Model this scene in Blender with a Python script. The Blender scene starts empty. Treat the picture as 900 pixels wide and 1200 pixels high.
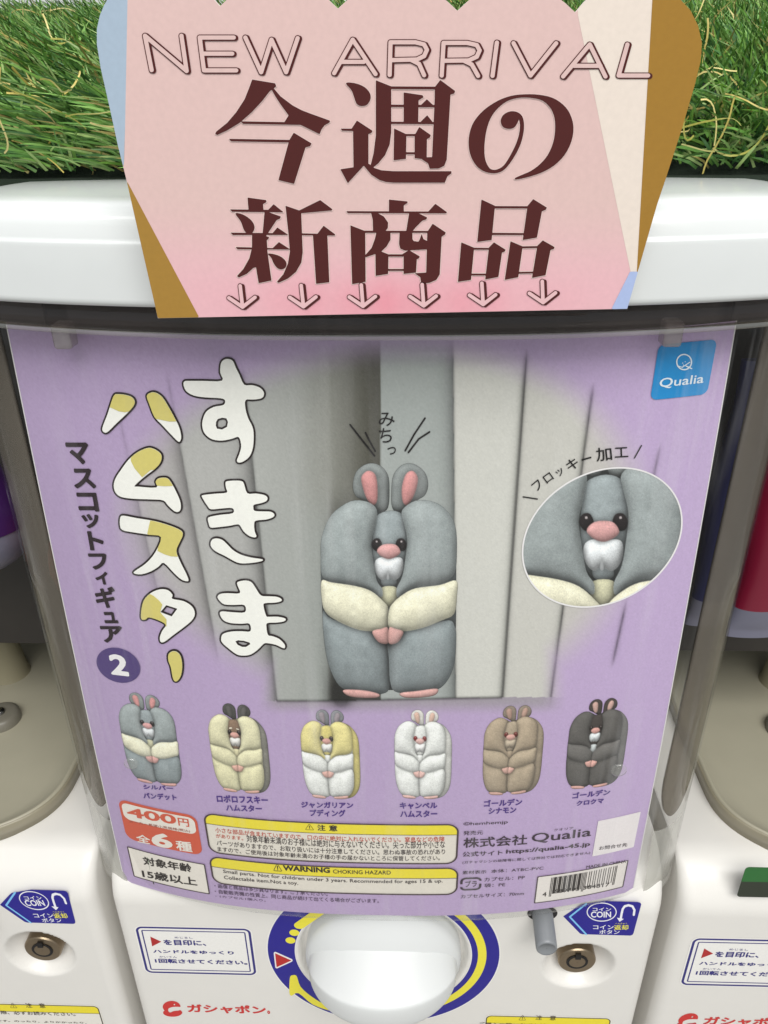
import bpy, bmesh, math, random
import numpy as np
from mathutils import Matrix, Vector
random.seed(7); rng = np.random.default_rng(7)
S = bpy.context.scene; C = S.collection

# ------------------------------------------------------------------ camera
CAM = np.array((0.01411, -0.24941, 0.21314)); PITCH_A, YAW, ROLL, F = 0.48304, 0.03147, -0.0087, 903.38
cy, sy, cp, sp, cr, sr = math.cos(YAW), math.sin(YAW), math.cos(PITCH_A), math.sin(PITCH_A), math.cos(ROLL), math.sin(ROLL)
_r0 = np.array([cy, sy, 0]); _fh = np.array([-sy, cy, 0]); FWD = cp*_fh - np.array([0, 0, sp]); _u0 = sp*_fh + np.array([0, 0, cp])
RIGHT = cr*_r0 + sr*_u0; UP = -sr*_r0 + cr*_u0
cam = bpy.data.cameras.new('camera'); co = bpy.data.objects.new('camera', cam); C.objects.link(co)
M = Matrix.Identity(4)
for i in range(3):
    M[i][0] = RIGHT[i]; M[i][1] = UP[i]; M[i][2] = -FWD[i]; M[i][3] = CAM[i]
co.matrix_world = M
cam.sensor_fit = 'VERTICAL'; cam.sensor_height = 36; cam.lens = F/1200*36; cam.clip_start = .01; cam.clip_end = 50
S.camera = co

# ------------------------------------------------------------------ light
W = bpy.data.worlds.new('World'); S.world = W; W.use_nodes = True
bg = W.node_tree.nodes['Background']; bg.inputs[0].default_value = (.93, .97, 1, 1); bg.inputs[1].default_value = .46
def area(name, loc, target, sx, sy_, e, col=(1, .985, .96)):
    l = bpy.data.lights.new(name, 'AREA'); l.shape = 'RECTANGLE'; l.size = sx; l.size_y = sy_; l.energy = e; l.color = col
    o = bpy.data.objects.new(name, l); C.objects.link(o); o.location = loc
    o.rotation_euler = (Vector(target)-Vector(loc)).to_track_quat('-Z', 'Y').to_euler(); return o
area('ceiling_lamp', (-.25, -.75, 1.75), (0, 0, 0), 2.2, .30, 8)
area('ceiling_lamp', (.15, .25, 1.75), (0, .1, 0), 2.2, .30, 6.5)
area('ceiling_lamp', (.45, -1.85, 2.15), (0, 0, 0), 2.6, 1.3, 69)
S.view_settings.view_transform = 'Standard'; S.view_settings.look = 'None'
S.view_settings.exposure = .13; S.view_settings.gamma = 1
S.cycles.transparent_max_bounces = 24; S.cycles.max_bounces = 10

# ------------------------------------------------------------------ materials
def lin(c):
    c = np.asarray(c, float)/255.
    return np.where(c <= .04045, c/12.92, ((c+.055)/1.055)**2.4)
MATS = {}
def mat(name, rgb=(200, 200, 200), rough=.5, metal=0, spec=.5, attr=False, bump=0, bscale=400, coat=0, var=0):
    if name in MATS: return MATS[name]
    m = bpy.data.materials.new(name); m.use_nodes = True; n = m.node_tree.nodes; l = m.node_tree.links
    b = n['Principled BSDF']; c = lin(rgb)
    b.inputs['Base Color'].default_value = (*c, 1); b.inputs['Roughness'].default_value = rough
    b.inputs['Metallic'].default_value = metal; b.inputs['Specular IOR Level'].default_value = spec
    b.inputs['Coat Weight'].default_value = coat
    if attr:
        a = n.new('ShaderNodeVertexColor'); a.layer_name = 'print'
        t = n.new('ShaderNodeTexNoise'); t.inputs['Scale'].default_value = 700; t.inputs['Detail'].default_value = 3; tc = n.new('ShaderNodeTexCoord'); l.new(tc.outputs['Object'], t.inputs['Vector'])
        mr = n.new('ShaderNodeMapRange'); mr.inputs[3].default_value = .94; mr.inputs[4].default_value = 1.06; l.new(t.outputs['Fac'], mr.inputs[0])      # print grain
        vm = n.new('ShaderNodeVectorMath'); vm.operation = 'SCALE'; l.new(a.outputs[0], vm.inputs[0]); l.new(mr.outputs[0], vm.inputs['Scale']); l.new(vm.outputs[0], b.inputs['Base Color'])
    elif var:
        t = n.new('ShaderNodeTexNoise'); t.inputs['Scale'].default_value = 60; t.inputs['Detail'].default_value = 4
        tc = n.new('ShaderNodeTexCoord'); l.new(tc.outputs['Object'], t.inputs['Vector'])
        mx = n.new('ShaderNodeMix'); mx.data_type = 'RGBA'; mx.inputs[6].default_value = (*c*(1-var), 1); mx.inputs[7].default_value = (*np.minimum(c*(1+var), 1), 1)
        l.new(t.outputs['Fac'], mx.inputs[0]); l.new(mx.outputs[2], b.inputs['Base Color'])
    if bump:
        t = n.new('ShaderNodeTexNoise'); t.inputs['Scale'].default_value = bscale; tc = n.new('ShaderNodeTexCoord'); l.new(tc.outputs['Object'], t.inputs['Vector'])
        bp = n.new('ShaderNodeBump'); bp.inputs['Strength'].default_value = bump; bp.inputs['Distance'].default_value = .001
        l.new(t.outputs['Fac'], bp.inputs['Height']); l.new(bp.outputs[0], b.inputs['Normal'])
    MATS[name] = m; return m
def clear_mat(name, tint=(1, 1, 1), rough=.04, gloss=1.0, haze=0, hazecol=(.8, .8, .75), refl_streak=0):
    if name in MATS: return MATS[name]
    m = bpy.data.materials.new(name); m.use_nodes = True; n = m.node_tree.nodes; l = m.node_tree.links; n.clear()
    out = n.new('ShaderNodeOutputMaterial'); tr = n.new('ShaderNodeBsdfTransparent'); tr.inputs[0].default_value = (*tint, 1)
    gl = n.new('ShaderNodeBsdfGlossy'); gl.inputs['Roughness'].default_value = rough
    lw = n.new('ShaderNodeLayerWeight'); lw.inputs[0].default_value = .5        # Schlick: .04 + .96 facing^5
    pwn = n.new('ShaderNodeMath'); pwn.operation = 'POWER'; pwn.inputs[1].default_value = 5; l.new(lw.outputs['Facing'], pwn.inputs[0])
    ad = n.new('ShaderNodeMath'); ad.operation = 'MULTIPLY_ADD'; ad.inputs[1].default_value = .92; ad.inputs[2].default_value = .04; l.new(pwn.outputs[0], ad.inputs[0])
    mu = n.new('ShaderNodeMath'); mu.operation = 'MULTIPLY'; mu.inputs[1].default_value = gloss; mu.use_clamp = True; l.new(ad.outputs[0], mu.inputs[0])
    mx = n.new('ShaderNodeMixShader'); l.new(mu.outputs[0], mx.inputs[0]); l.new(gl.outputs[0], mx.inputs[2])
    src = tr.outputs[0]
    if haze:
        d = n.new('ShaderNodeBsdfDiffuse'); d.inputs[0].default_value = (*hazecol, 1)
        m2 = n.new('ShaderNodeMixShader'); m2.inputs[0].default_value = haze
        if refl_streak:   # vertical reflection streaks on the plastic, painted in as pale haze
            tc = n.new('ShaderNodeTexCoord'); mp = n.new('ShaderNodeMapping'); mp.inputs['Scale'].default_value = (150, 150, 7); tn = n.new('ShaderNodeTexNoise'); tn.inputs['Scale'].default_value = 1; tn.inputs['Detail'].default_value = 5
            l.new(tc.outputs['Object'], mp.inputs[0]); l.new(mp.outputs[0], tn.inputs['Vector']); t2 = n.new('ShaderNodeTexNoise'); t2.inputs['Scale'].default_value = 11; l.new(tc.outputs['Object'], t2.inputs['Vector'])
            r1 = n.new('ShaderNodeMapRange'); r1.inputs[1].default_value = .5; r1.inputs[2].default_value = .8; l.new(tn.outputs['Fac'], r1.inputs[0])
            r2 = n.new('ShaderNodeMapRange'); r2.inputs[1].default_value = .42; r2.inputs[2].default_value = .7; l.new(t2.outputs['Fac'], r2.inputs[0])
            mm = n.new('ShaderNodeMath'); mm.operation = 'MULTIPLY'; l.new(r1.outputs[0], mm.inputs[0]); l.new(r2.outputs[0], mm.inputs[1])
            m3 = n.new('ShaderNodeMath'); m3.operation = 'MULTIPLY_ADD'; m3.inputs[1].default_value = refl_streak; m3.inputs[2].default_value = haze; l.new(mm.outputs[0], m3.inputs[0]); l.new(m3.outputs[0], m2.inputs[0])
        l.new(src, m2.inputs[1]); l.new(d.outputs[0], m2.inputs[2]); src = m2.outputs[0]
    l.new(src, mx.inputs[1]); l.new(mx.outputs[0], out.inputs[0]); MATS[name] = m; return m
white = mat('white_plastic', (228, 225, 219), .32, bump=.04, bscale=900, var=.025)
lidm = mat('lid_plastic', (214, 217, 216), .2, spec=.5, var=.025)
PR = mat('print', attr=True, rough=.42, spec=.35)
STK = mat('sticker_print', attr=True, rough=.3)

# ------------------------------------------------------------------ object helpers
def thing(name, label, cat, loc=(0, 0, 0), group=None):
    o = bpy.data.objects.new(name, None); C.objects.link(o); o.location = loc; o.empty_display_size = .02
    tag(o, label, cat, group); return o
def tag(o, label=None, cat=None, group=None, kind=None):
    for k, v in (('label', label), ('category', cat), ('group', group), ('kind', kind)):
        if v: o[k] = v
    return o
def wpos(o):
    p = Vector((0, 0, 0))
    while o is not None: p += o.location; o = o.parent
    return p
def obj(name, verts, faces, m, parent=None, colors=None, smooth=False):
    """mesh object from world-space vertices; colours are linear rgb per vertex"""
    verts = np.asarray(verts, float)
    if parent is not None: verts = verts-np.array(wpos(parent))
    me = bpy.data.meshes.new(name); me.from_pydata(verts.tolist(), [], [list(map(int, f)) for f in faces])
    if colors is not None:
        a = me.color_attributes.new('print', 'FLOAT_COLOR', 'POINT'); buf = np.ones((len(verts), 4), np.float32); buf[:, :3] = colors
        a.data.foreach_set('color', buf.ravel())
    if smooth: me.polygons.foreach_set('use_smooth', [True]*len(me.polygons))
    me.materials.append(m); me.update()
    o = bpy.data.objects.new(name, me); C.objects.link(o)
    if parent is not None: o.parent = parent
    return o
def solid(o, t, off=-1):
    md = o.modifiers.new('thickness', 'SOLIDIFY'); md.thickness = t; md.offset = off; return o
def bevel(o, w, seg=3):
    md = o.modifiers.new('bevel', 'BEVEL'); md.width = w; md.segments = seg; md.limit_method = 'ANGLE'; return o
def fromgrid(P, closed_u=False):
    n, k = P.shape[:2]; V = P.reshape(-1, 3); f = []
    for i in range(n-1):
        for j in range(k-1 if not closed_u else k):
            j2 = (j+1) % k; f.append((i*k+j, i*k+j2, (i+1)*k+j2, (i+1)*k+j))
    return V, f
def box(c, s):
    c = np.array(c); s = np.array(s)/2
    v = [c+s*np.array(q) for q in ((-1,-1,-1),(1,-1,-1),(1,1,-1),(-1,1,-1),(-1,-1,1),(1,-1,1),(1,1,1),(-1,1,1))]
    return v, [(0,3,2,1),(4,5,6,7),(0,1,5,4),(1,2,6,5),(2,3,7,6),(3,0,4,7)]

# ------------------------------------------------------------------ surfaces (picture measurement -> real surface)
def rays(P):
    P = np.asarray(P, float)
    return (P[:, :1]-450)*RIGHT-(P[:, 1:2]-600)*UP+F*FWD
def proj(V):
    d = np.asarray(V)-CAM; f = d@FWD
    return np.stack([450+F*(d@RIGHT)/f, 600-F*(d@UP)/f], 1)
W0, HP, SB, SP, TPR, QD, ST = .128, .29437, .01995, 2.56246, .04072, .03063, .01677
def pw(z):
    v = np.clip(z/HP+.5, -.3, 1.3); return W0*(1+TPR*(1-v)+QD*(1-v)*v)
def psurf(x, z):
    v = np.clip(z/HP+.5, -.3, 1.3)
    return (SB*v+ST*(1-v))*np.abs(x/pw(z))**SP
class Poster:
    def at(self, X, Z, lift): return np.stack([X, psurf(X, Z)-lift*.8, Z], 1)
    def px(self, P, lift=0):
        d = rays(P); y = np.full(len(d), .008)
        for _ in range(40):
            t = (y-CAM[1])/d[:, 1]; x = CAM[0]+t*d[:, 0]; z = CAM[2]+t*d[:, 2]; y = np.clip(psurf(x, z), -.01, .06)
        return self.at(x, z, lift)
class Plane:
    def __init__(s, y): s.y = y
    def at(s, X, Z, lift): return np.stack([X, np.full(len(X), s.y-lift*.4), Z], 1)
    def px(s, P, lift=0):
        d = rays(P); t = (s.y-CAM[1])/d[:, 1]; V = CAM+t[:, None]*d; V[:, 1] -= lift*.4; return V
POS, SGN, BOD = Poster(), Plane(-.026), Plane(.012)

# ------------------------------------------------------------------ 2-D drawing tools
def smooth_poly(p, k=5):
    p = np.asarray(p, float); n = len(p); out = []
    for i in range(n):
        a, b, c, d = p[i-1], p[i], p[(i+1) % n], p[(i+2) % n]
        for t in np.arange(k)/k:
            out.append(.5*((2*b)+(-a+c)*t+(2*a-5*b+4*c-d)*t*t+(-a+3*b-3*c+d)*t**3))
    return np.array(out)
def seg_d2(X, Y, a, b):
    ab = b-a; L = max(ab@ab, 1e-12); t = np.clip(((X-a[0])*ab[0]+(Y-a[1])*ab[1])/L, 0, 1)
    return (X-a[0]-t*ab[0])**2+(Y-a[1]-t*ab[1])**2
def sdf_poly(X, Y, p):
    p = np.asarray(p, float); d = np.full(X.shape, 1e18); s = np.zeros(X.shape, bool)
    for i in range(len(p)):
        a, b = p[i-1], p[i]; d = np.minimum(d, seg_d2(X, Y, a, b))
        if a[1] != b[1]:
            c = ((a[1] > Y) != (b[1] > Y)) & (X < (b[0]-a[0])*(Y-a[1])/(b[1]-a[1])+a[0]); s ^= c
    d = np.sqrt(d); return np.where(s, -d, d)
def sdf_stroke(X, Y, p, r):
    p = np.asarray(p, float); d = np.full(X.shape, 1e18)
    for a, b in zip(p[:-1], p[1:]): d = np.minimum(d, seg_d2(X, Y, a, b))
    return np.sqrt(d)-r
def sdf_ell(X, Y, c, rx, ry, rot=0):
    k, s = math.cos(rot), math.sin(rot); u = (X-c[0])*k+(Y-c[1])*s; v = -(X-c[0])*s+(Y-c[1])*k
    q = np.sqrt((u/rx)**2+(v/ry)**2)+1e-9; g = np.sqrt((u/rx**2)**2+(v/ry**2)**2)+1e-9
    return np.where(q < .2, -(1-q)*min(rx, ry), q*(q-1)/g)
def sdf_rrect(X, Y, x0, y0, x1, y1, r):
    qx = np.abs(X-(x0+x1)/2)-abs(x1-x0)/2+r; qy = np.abs(Y-(y0+y1)/2)-abs(y1-y0)/2+r
    return np.hypot(np.maximum(qx, 0), np.maximum(qy, 0))+np.minimum(np.maximum(qx, qy), 0)-r
def grid(x0, y0, x1, y1, step):
    xs = np.arange(x0, x1+step, step); ys = np.arange(y0, y1+step, step); return np.meshgrid(xs, ys)
def march(D, X, Y, run=6):
    """filled region D<0 of a regular grid as polygons with interpolated edges"""
    V = []; Fc = []
    ins = D < 0; full = ins[:-1, :-1] & ins[1:, :-1] & ins[:-1, 1:] & ins[1:, 1:]
    anyi = (ins[:-1, :-1] | ins[1:, :-1] | ins[:-1, 1:] | ins[1:, 1:]) & ~full
    xs = X[0]; ys = Y[:, 0]
    for i in range(full.shape[0]):
        row = np.flatnonzero(full[i])
        if len(row):
            k = 0
            while k < len(row):
                e = k
                while e+1 < len(row) and row[e+1] == row[e]+1 and e-k < run-1: e += 1
                b = len(V); a0, a1 = xs[row[k]], xs[row[e]+1]
                V += [(a0, ys[i]), (a1, ys[i]), (a1, ys[i+1]), (a0, ys[i+1])]; Fc.append((b, b+1, b+2, b+3)); k = e+1
    for i, j in zip(*np.nonzero(anyi)):
        q = [(xs[j], ys[i], D[i, j]), (xs[j+1], ys[i], D[i, j+1]), (xs[j+1], ys[i+1], D[i+1, j+1]), (xs[j], ys[i+1], D[i+1, j])]
        o = []
        for a, b in zip(q, q[1:]+q[:1]):
            if a[2] < 0: o.append(a[:2])
            if (a[2] < 0) != (b[2] < 0):
                t = a[2]/(a[2]-b[2]); o.append((a[0]+t*(b[0]-a[0]), a[1]+t*(b[1]-a[1])))
        if len(o) >= 3: b = len(V); V += o; Fc.append(tuple(range(b, b+len(o))))
    return np.array(V, float).reshape(-1, 2), Fc
def sheet(name, D, X, Y, surf, lift, color, parent, paper=False, m=None, run=6):
    """flat ink/paper sheet lying on a surface; color = sRGB triple or fn(P)->sRGB array"""
    V, f = march(D, X, Y, run)
    if len(V) == 0: return None
    P = surf.at(V[:, 0], V[:, 1], lift) if paper else surf.px(V, lift)
    col = lin(color(V)) if callable(color) else np.tile(lin(color), (len(V), 1))
    return obj(name, P, f, m or PR, parent, col)
def inks(name, parts, surf, lift, parent, m=None):
    """several (V2d, faces, colour, paper) pieces as ONE mesh"""
    VV = []; FF = []; CC = []
    for V, f, c, paper in parts:
        if len(V) == 0: continue
        b = sum(map(len, VV)); VV.append(surf.at(V[:, 0], V[:, 1], lift) if paper else surf.px(V, lift))
        FF += [tuple(i+b for i in q) for q in f]; CC.append(np.tile(lin(c), (len(V), 1)))
    return obj(name, np.concatenate(VV), FF, m or PR, parent, np.concatenate(CC))
_tc = {}
def glyphs(s, bold=0):
    """outline mesh of a line of writing, scaled to the unit square"""
    if (s, bold) in _tc: return _tc[(s, bold)]
    c = bpy.data.curves.new('text', 'FONT'); c.body = s; c.resolution_u = 3
    o = bpy.data.objects.new('text', c); C.objects.link(o)
    dg = bpy.context.evaluated_depsgraph_get(); dg.update(); me = o.evaluated_get(dg).to_mesh()
    V = np.zeros(len(me.vertices)*3); me.vertices.foreach_get('co', V); V = V.reshape(-1, 3)[:, :2].copy(); f = [tuple(p.vertices) for p in me.polygons]
    o.evaluated_get(dg).to_mesh_clear(); bpy.data.objects.remove(o); bpy.data.curves.remove(c)
    if bold:   # embolden through the distance to the outline
        cnt = {}
        for q in f:
            for i, j in zip(q, q[1:]+q[:1]):
                k = tuple(sorted((tuple(np.round(V[i], 4)), tuple(np.round(V[j], 4))))); cnt[k] = cnt.get(k, 0)+1
        seg = np.array([k for k, n in cnt.items() if n == 1 and k[0] != k[1]]); mn, mx = V.min(0)-.1, V.max(0)+.1
        st = .024 if len(s) < 9 else .036; X, Y = grid(mn[0], mn[1], mx[0], mx[1], st); D = np.full(X.shape, 9.); I = np.zeros(X.shape, bool); xs = X[0]
        for a, b in seg:
            lo, hi = min(a[0], b[0])-.14, max(a[0], b[0])+.14; j0, j1 = np.searchsorted(xs, [lo, hi]); D[:, j0:j1] = np.minimum(D[:, j0:j1], seg_d2(X[:, j0:j1], Y[:, j0:j1], a, b))
            if a[1] != b[1]:
                r0, r1 = np.searchsorted(Y[:, 0], sorted((a[1], b[1])))
                if r1 > r0: I[r0:r1] ^= X[r0:r1] < (b[0]-a[0])*(Y[r0:r1]-a[1])/(b[1]-a[1])+a[0]
        D = np.sqrt(D); V, f = march(np.where(I, -D, D)-bold*.75, X, Y, 4)
    mn, mx = V.min(0), V.max(0); V = (V-mn)/np.maximum(mx-mn, 1e-6); _tc[(s, bold)] = (V, f); return V, f
def tpaper(s, tl, br, surf, color, bold=0, dx=0):
    """writing in a rectangle of the surface given by picture points of its ink's top left and bottom right"""
    a = surf.px([tl, br]); V, f = glyphs(s, bold)
    P = np.stack([a[0, 0]+dx+V[:, 0]*(a[1, 0]-a[0, 0]), a[1, 2]+V[:, 1]*(a[0, 2]-a[1, 2])], 1); return P, f, color, True
_sx = np.array([100, 140, 190, 241, 535, 580, 642, 682, 735, 800.]); _sm = np.array([.19, .185, .168, .113, -.035, -.053, -.085, -.133, -.135, -.14])
_cx = np.arange(100, 800.5, .5); _cs = np.concatenate([[0], np.cumsum(np.interp(_cx[:-1]+.25, _sx, _sm)*.5)])
def tline(s, tl, br, surf, color, bold=0, sl=1, h=None):
    """a printed line that follows the bend of the card"""
    V, f = glyphs(s, bold); rise = lambda x: sl*np.interp(x, _cx, _cs)
    y0 = tl[1]-rise(tl[0]) if h else None; h = h or max(br[1]-tl[1]-(rise(br[0])-rise(tl[0])), 2.5); x = tl[0]+V[:, 0]*(br[0]-tl[0])
    y0 = br[1]-h-rise(br[0]) if y0 is None else y0; y = y0+rise(x)+(1-V[:, 1])*h; x = x+(.5-V[:, 1])*h*(480-x)/(2586-y)
    return np.stack([x, y], 1), f, color, False
def tquad(s, q, color, bold=0):
    """writing in a picture quad TL,TR,BR,BL"""
    V, f = glyphs(s, bold); q = np.array(q, float); u = V[:, :1]; v = 1-V[:, 1:]
    return (q[0]*(1-u)+q[1]*u)*(1-v)+(q[3]*(1-u)+q[2]*u)*v, f, color, False
def tbox(s, x0, y0, x1, y1, color, bold=0, skew=0):
    return tquad(s, [(x0-skew, y0), (x1-skew, y0), (x1+skew, y1), (x0+skew, y1)], color, bold)
def zc(p, ox, oy, k): return np.asarray(p, float)/k+np.array([ox, oy])
def marchp(fn, bbox, step, color, paper=False):
    X, Y = grid(*bbox, step); V, f = march(fn(X, Y), X, Y); return V, f, color, paper
def polys_fn(ps, grow=0):
    def fn(X, Y):
        D = np.full(X.shape, 1e9)
        for p in ps: D = np.minimum(D, sdf_poly(X, Y, p))
        return D-grow
    return fn
def bbox_of(ps, pad):
    a = np.concatenate([np.asarray(p) for p in ps]); return (*(a.min(0)-pad), *(a.max(0)+pad))
def cut(ps, holes, grow=0):
    def fn(X, Y):
        D = polys_fn(ps)(X, Y)
        for h in holes: D = np.maximum(D, -sdf_poly(X, Y, h))
        return D-grow
    return fn

# =================================================================== CAPSULE MACHINES
PITCH = .299; MX = .004
def superplan(w, yf, sag, p, yb_, rc, n=60):
    """closed plan outline: bulging front, rounded front corners, straight sides and back"""
    xs = np.linspace(-(w-rc), w-rc, n); front = [(x, yf+sag*abs(x/w)**p) for x in xs]
    x0, y0 = front[-1]; slope = sag*p/w*abs(x0/w)**(p-1); cr_ = []
    for t in np.linspace(0, 1, 14)[1:]:   # quadratic corner following the front's slope
        c = (min(x0+rc*.92, w), y0+slope*rc*.92); e = (w, y0+slope*rc+rc*1.15)
        cr_.append(((1-t)**2*x0+2*t*(1-t)*c[0]+t*t*e[0], (1-t)**2*y0+2*t*(1-t)*c[1]+t*t*e[1]))
    right = front+cr_+[(w, yb_)]
    left = [(-x, y) for x, y in cr_[::-1]]
    return np.array([(-w, yb_)]+left+right)

def build_machine(label, group):
    root = thing('capsule_machine', label, 'toy machine', (MX, .012, -.36), group)
    # body front + shelf: one swept sheet with moulded recesses
    prof = []
    for z in np.arange(-.36, -.1595, .0012): prof.append((.012, z))
    for t in np.linspace(0, math.pi/2, 14)[1:]: prof.append((.012+.026*(1-math.cos(t)), -.160+.026*math.sin(t)))
    prof += [(.07, -.1335), (.12, -.133), (.26, -.133)]
    prof = np.array(prof)
    hw = .1455; xs = np.concatenate([[-hw]*1, np.arange(-hw+.0001, hw, .0012), [hw]])
    rc = .007; P = np.zeros((len(prof), len(xs)+2, 3))
    for i, (y, z) in enumerate(prof):
        e = np.maximum(np.abs(xs)-(hw-rc), 0); yy = y+rc-np.sqrt(np.maximum(rc*rc-e*e, 0)); zz = np.full(len(xs), z)
        xw = xs+MX
        if z < -.1595:
            d = np.hypot(xw-.1105, z+.2045); s = np.clip(d/.0195, 0, 1)          # lock dish
            yy = yy+.014*(1-s**2.4)**1.0*(s < 1)
            d = np.hypot(xw-.0033, z+.1985); k = np.clip((.0468-d)/.0022, 0, 1); yy = yy+.006*k*k*(3-2*k)   # dial seat
        else:
            d = np.hypot(xw-.0033, z+.1985); k = np.clip((.0468-d)/.0022, 0, 1); yy = yy+.006*k*k*(3-2*k)*(z < -.150)
        P[i, 1:-1] = np.stack([xs+MX, yy, zz], 1)
        P[i, 0] = (-hw+MX, .30, z); P[i, -1] = (hw+MX, .30, z)
        if y >= .03: P[i, 0, 1] = P[i, -1, 1] = max(.30, y+.01)
    V, f = fromgrid(P); obj('body', V, f, white, root, smooth=True)
    # bowl: beige floor inside the capsule chamber
    beige = mat('beige_plastic', (172, 167, 147), .35, var=.05)
    th = np.linspace(0, 2*math.pi, 97)[:-1]; cx, cyy = MX, .072
    def bowlring(r, z):
        c, s = np.cos(th), np.sin(th); b = np.where(s < 0, .053, .172); e = np.where(s < 0, .77, .55)
        return np.stack([cx+.1125*r*np.sign(c)*np.abs(c)**np.where(s < 0, .77, .6), cyy+b*r*np.sign(s)*np.abs(s)**e, np.full(len(th), z)], 1)
    R = [bowlring(1.04, -.134), bowlring(1.043, -.126), bowlring(1.038, -.1248), bowlring(1.022, -.1248), bowlring(1.014, -.1258), bowlring(.99, -.129), bowlring(.90, -.1310), bowlring(.5, -.1318), bowlring(.02, -.132)]
    V, f = fromgrid(np.array(R), True); bo = obj('bowl', V, f, beige, root, smooth=True)
    # rim edge of the bowl
    R = [bowlring(1.043, -.1252), bowlring(1.050, -.1246), bowlring(1.054, -.1265), bowlring(1.053, -.1345), bowlring(1.04, -.1345)]
    V, f = fromgrid(np.array(R), True); obj('rim', V, f, mat('rim_plastic', (150, 143, 122), .2), bo, smooth=True)
    # chamber: dark back and roof
    dark = mat('dark_chamber', (46, 42, 38), .5, var=.2)
    v, f = box((MX, .252, .022), (.29, .006, .315)); obj('back_panel', v, f, dark, root)
    v, f = box((MX, .10, .053), (.288, .003, .216)); obj('shade_panel', v, f, dark, root)  # dark panel added to shade the back of the chamber floor
    v, f = box((MX, .135, .163), (.286, .238, .004)); obj('chamber_roof', v, f, dark, root)
    for sx in (-1, 1):
        a = np.linspace(0, 2*math.pi, 29)[:-1]; rr = [(.0135, -.132), (.012, -.128), (.0105, -.11), (.0095, .16)]
        P = np.array([[(MX+sx*.036+r*math.cos(t), .165+r*math.sin(t), z) for t in a] for r, z in rr])
        V, f = fromgrid(P, True); obj('post', V, f, mat('post_plastic', (150, 143, 118), .45), root, smooth=True)
        rr = [(.012, -.1322), (.0115, -.1265), (.009, -.125), (.0035, -.125)]
        P = np.array([[(MX+sx*.052+r*math.cos(t), .118+r*math.sin(t), z) for t in a] for r, z in rr])
        V, f = fromgrid(P, True); bs = obj('screw_boss', V, f, mat('boss_plastic', (120, 116, 104), .4), root, smooth=True)
        rr = [(.0036, -.1251), (.0034, -.1233), (.0022, -.1223), (.0003, -.1227)]
        P = np.array([[(MX+sx*.052+r*math.cos(t), .118+r*math.sin(t), z) for t in a] for r, z in rr])
        V, f = fromgrid(P, True); obj('screw', V, f, mat('screw_steel', (150, 150, 148), .25, metal=1), bs, smooth=True)
    # lid
    pl = superplan(.1475, -.0185, .020, 2.6, .33, .026)
    cen = np.array([0, .15])
    prof = [(.004, .1595), (.0008, .1600), (0, .1612), (0, .1622), (.0001, .170), (.0002, .177), (.0003, .178), (.0004, .1785), (.0009, .1788), (.0012, .1797), (.0018, .183), (.004, .1868), (.009, .1888), (.016, .1896), (.05, .1902)]
    P = []
    for o_, z in prof:
        q = pl.copy(); q[:, 0] *= (.1475-o_)/.1475; q[:, 1] = np.where(q[:, 1] < .15, cen[1]+(q[:, 1]-cen[1])*(1-o_/.168), q[:, 1]-o_*.3)
        P.append(np.stack([q[:, 0]+MX, q[:, 1], np.full(len(q), z)], 1))
    V, f = fromgrid(np.array(P), True); n = len(pl)
    f.append(tuple(range(n-1, -1, -1))); f.append(tuple(range((len(prof)-1)*n, len(prof)*n)))
    l = obj('lid', V, f, lidm, root, smooth=True)
    # ---- dial
    ring_c = (.0033, -.1985)
    ang = np.linspace(0, 2*math.pi, 161)
    def annulus(r0, r1, a0=0, a1=360, k=160):
        a = np.radians(np.linspace(a0, a1, k+1)); v = []
        for t in a: v += [(ring_c[0]+r0*math.cos(t), ring_c[1]+r0*math.sin(t)), (ring_c[0]+r1*math.cos(t), ring_c[1]+r1*math.sin(t))]
        return np.array(v), [(2*i, 2*i+1, 2*i+3, 2*i+2) for i in range(k)]
    def rrA(X, Y, R): return np.abs(np.hypot(X-ring_c[0], Y-ring_c[1])-R)
    navy, yel = (22, 10, 138), (238, 226, 62)
    ds = inks('dial_sticker', [(*annulus(.0481, .0642), (238, 236, 232), True)], BOD, .0003, root, STK)
    inks('navy_ring', [(*annulus(.0486, .0634), navy, True)], BOD, .0005, ds, STK)
    # yellow marks
    def band(R, hw_, a0, a1):
        def fn(X, Y):
            a = np.degrees(np.arctan2(Y-ring_c[1], X-ring_c[0])) % 360; am = (a0+a1)/2; da = np.abs((a-am+180) % 360-180)-(a1-a0)/2
            return np.maximum(rrA(X, Y, R)-hw_, np.radians(da)*R)
        return fn
    bb = (ring_c[0]-.066, ring_c[1]-.066, ring_c[0]+.066, ring_c[1]+.066)
    mk = [marchp(band(.0541, .0023, -62+360, 90+360), bb, .0005, yel, True)]
    dash = BOD.px([(351, 1084), (374, 1068)])[:, [0, 2]]; d1 = BOD.px([(345, 1092.5), (340.5, 1101.5)])[:, [0, 2]]
    mk.append(marchp(lambda X, Y: np.minimum(sdf_stroke(X, Y, dash, .0029), np.minimum(np.hypot(X-d1[0, 0], Y-d1[0, 1])-.0027, np.hypot(X-d1[1, 0], Y-d1[1, 1])-.0027)), bb, .0004, yel, True))
    arrow = smooth_poly(zc([(180, 650), (195, 640), (215, 645), (235, 700), (290, 750), (370, 800), (420, 825), (400, 830), (300, 795), (225, 735), (190, 748), (178, 740), (176, 700)], 300, 1000, 4.5), 3)
    mk.append(marchp(polys_fn([arrow]), bbox_of([arrow], 2), .35, yel))
    inks('yellow_mark', mk, BOD, .0007, ds, STK)
    tri = zc([(102, 525), (185, 562), (110, 596)], 300, 1000, 4.5)
    inks('start_mark', [marchp(polys_fn([tri], 1.8), bbox_of([tri], 4), .35, (240, 236, 232))], BOD, .0007, ds, STK)
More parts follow.
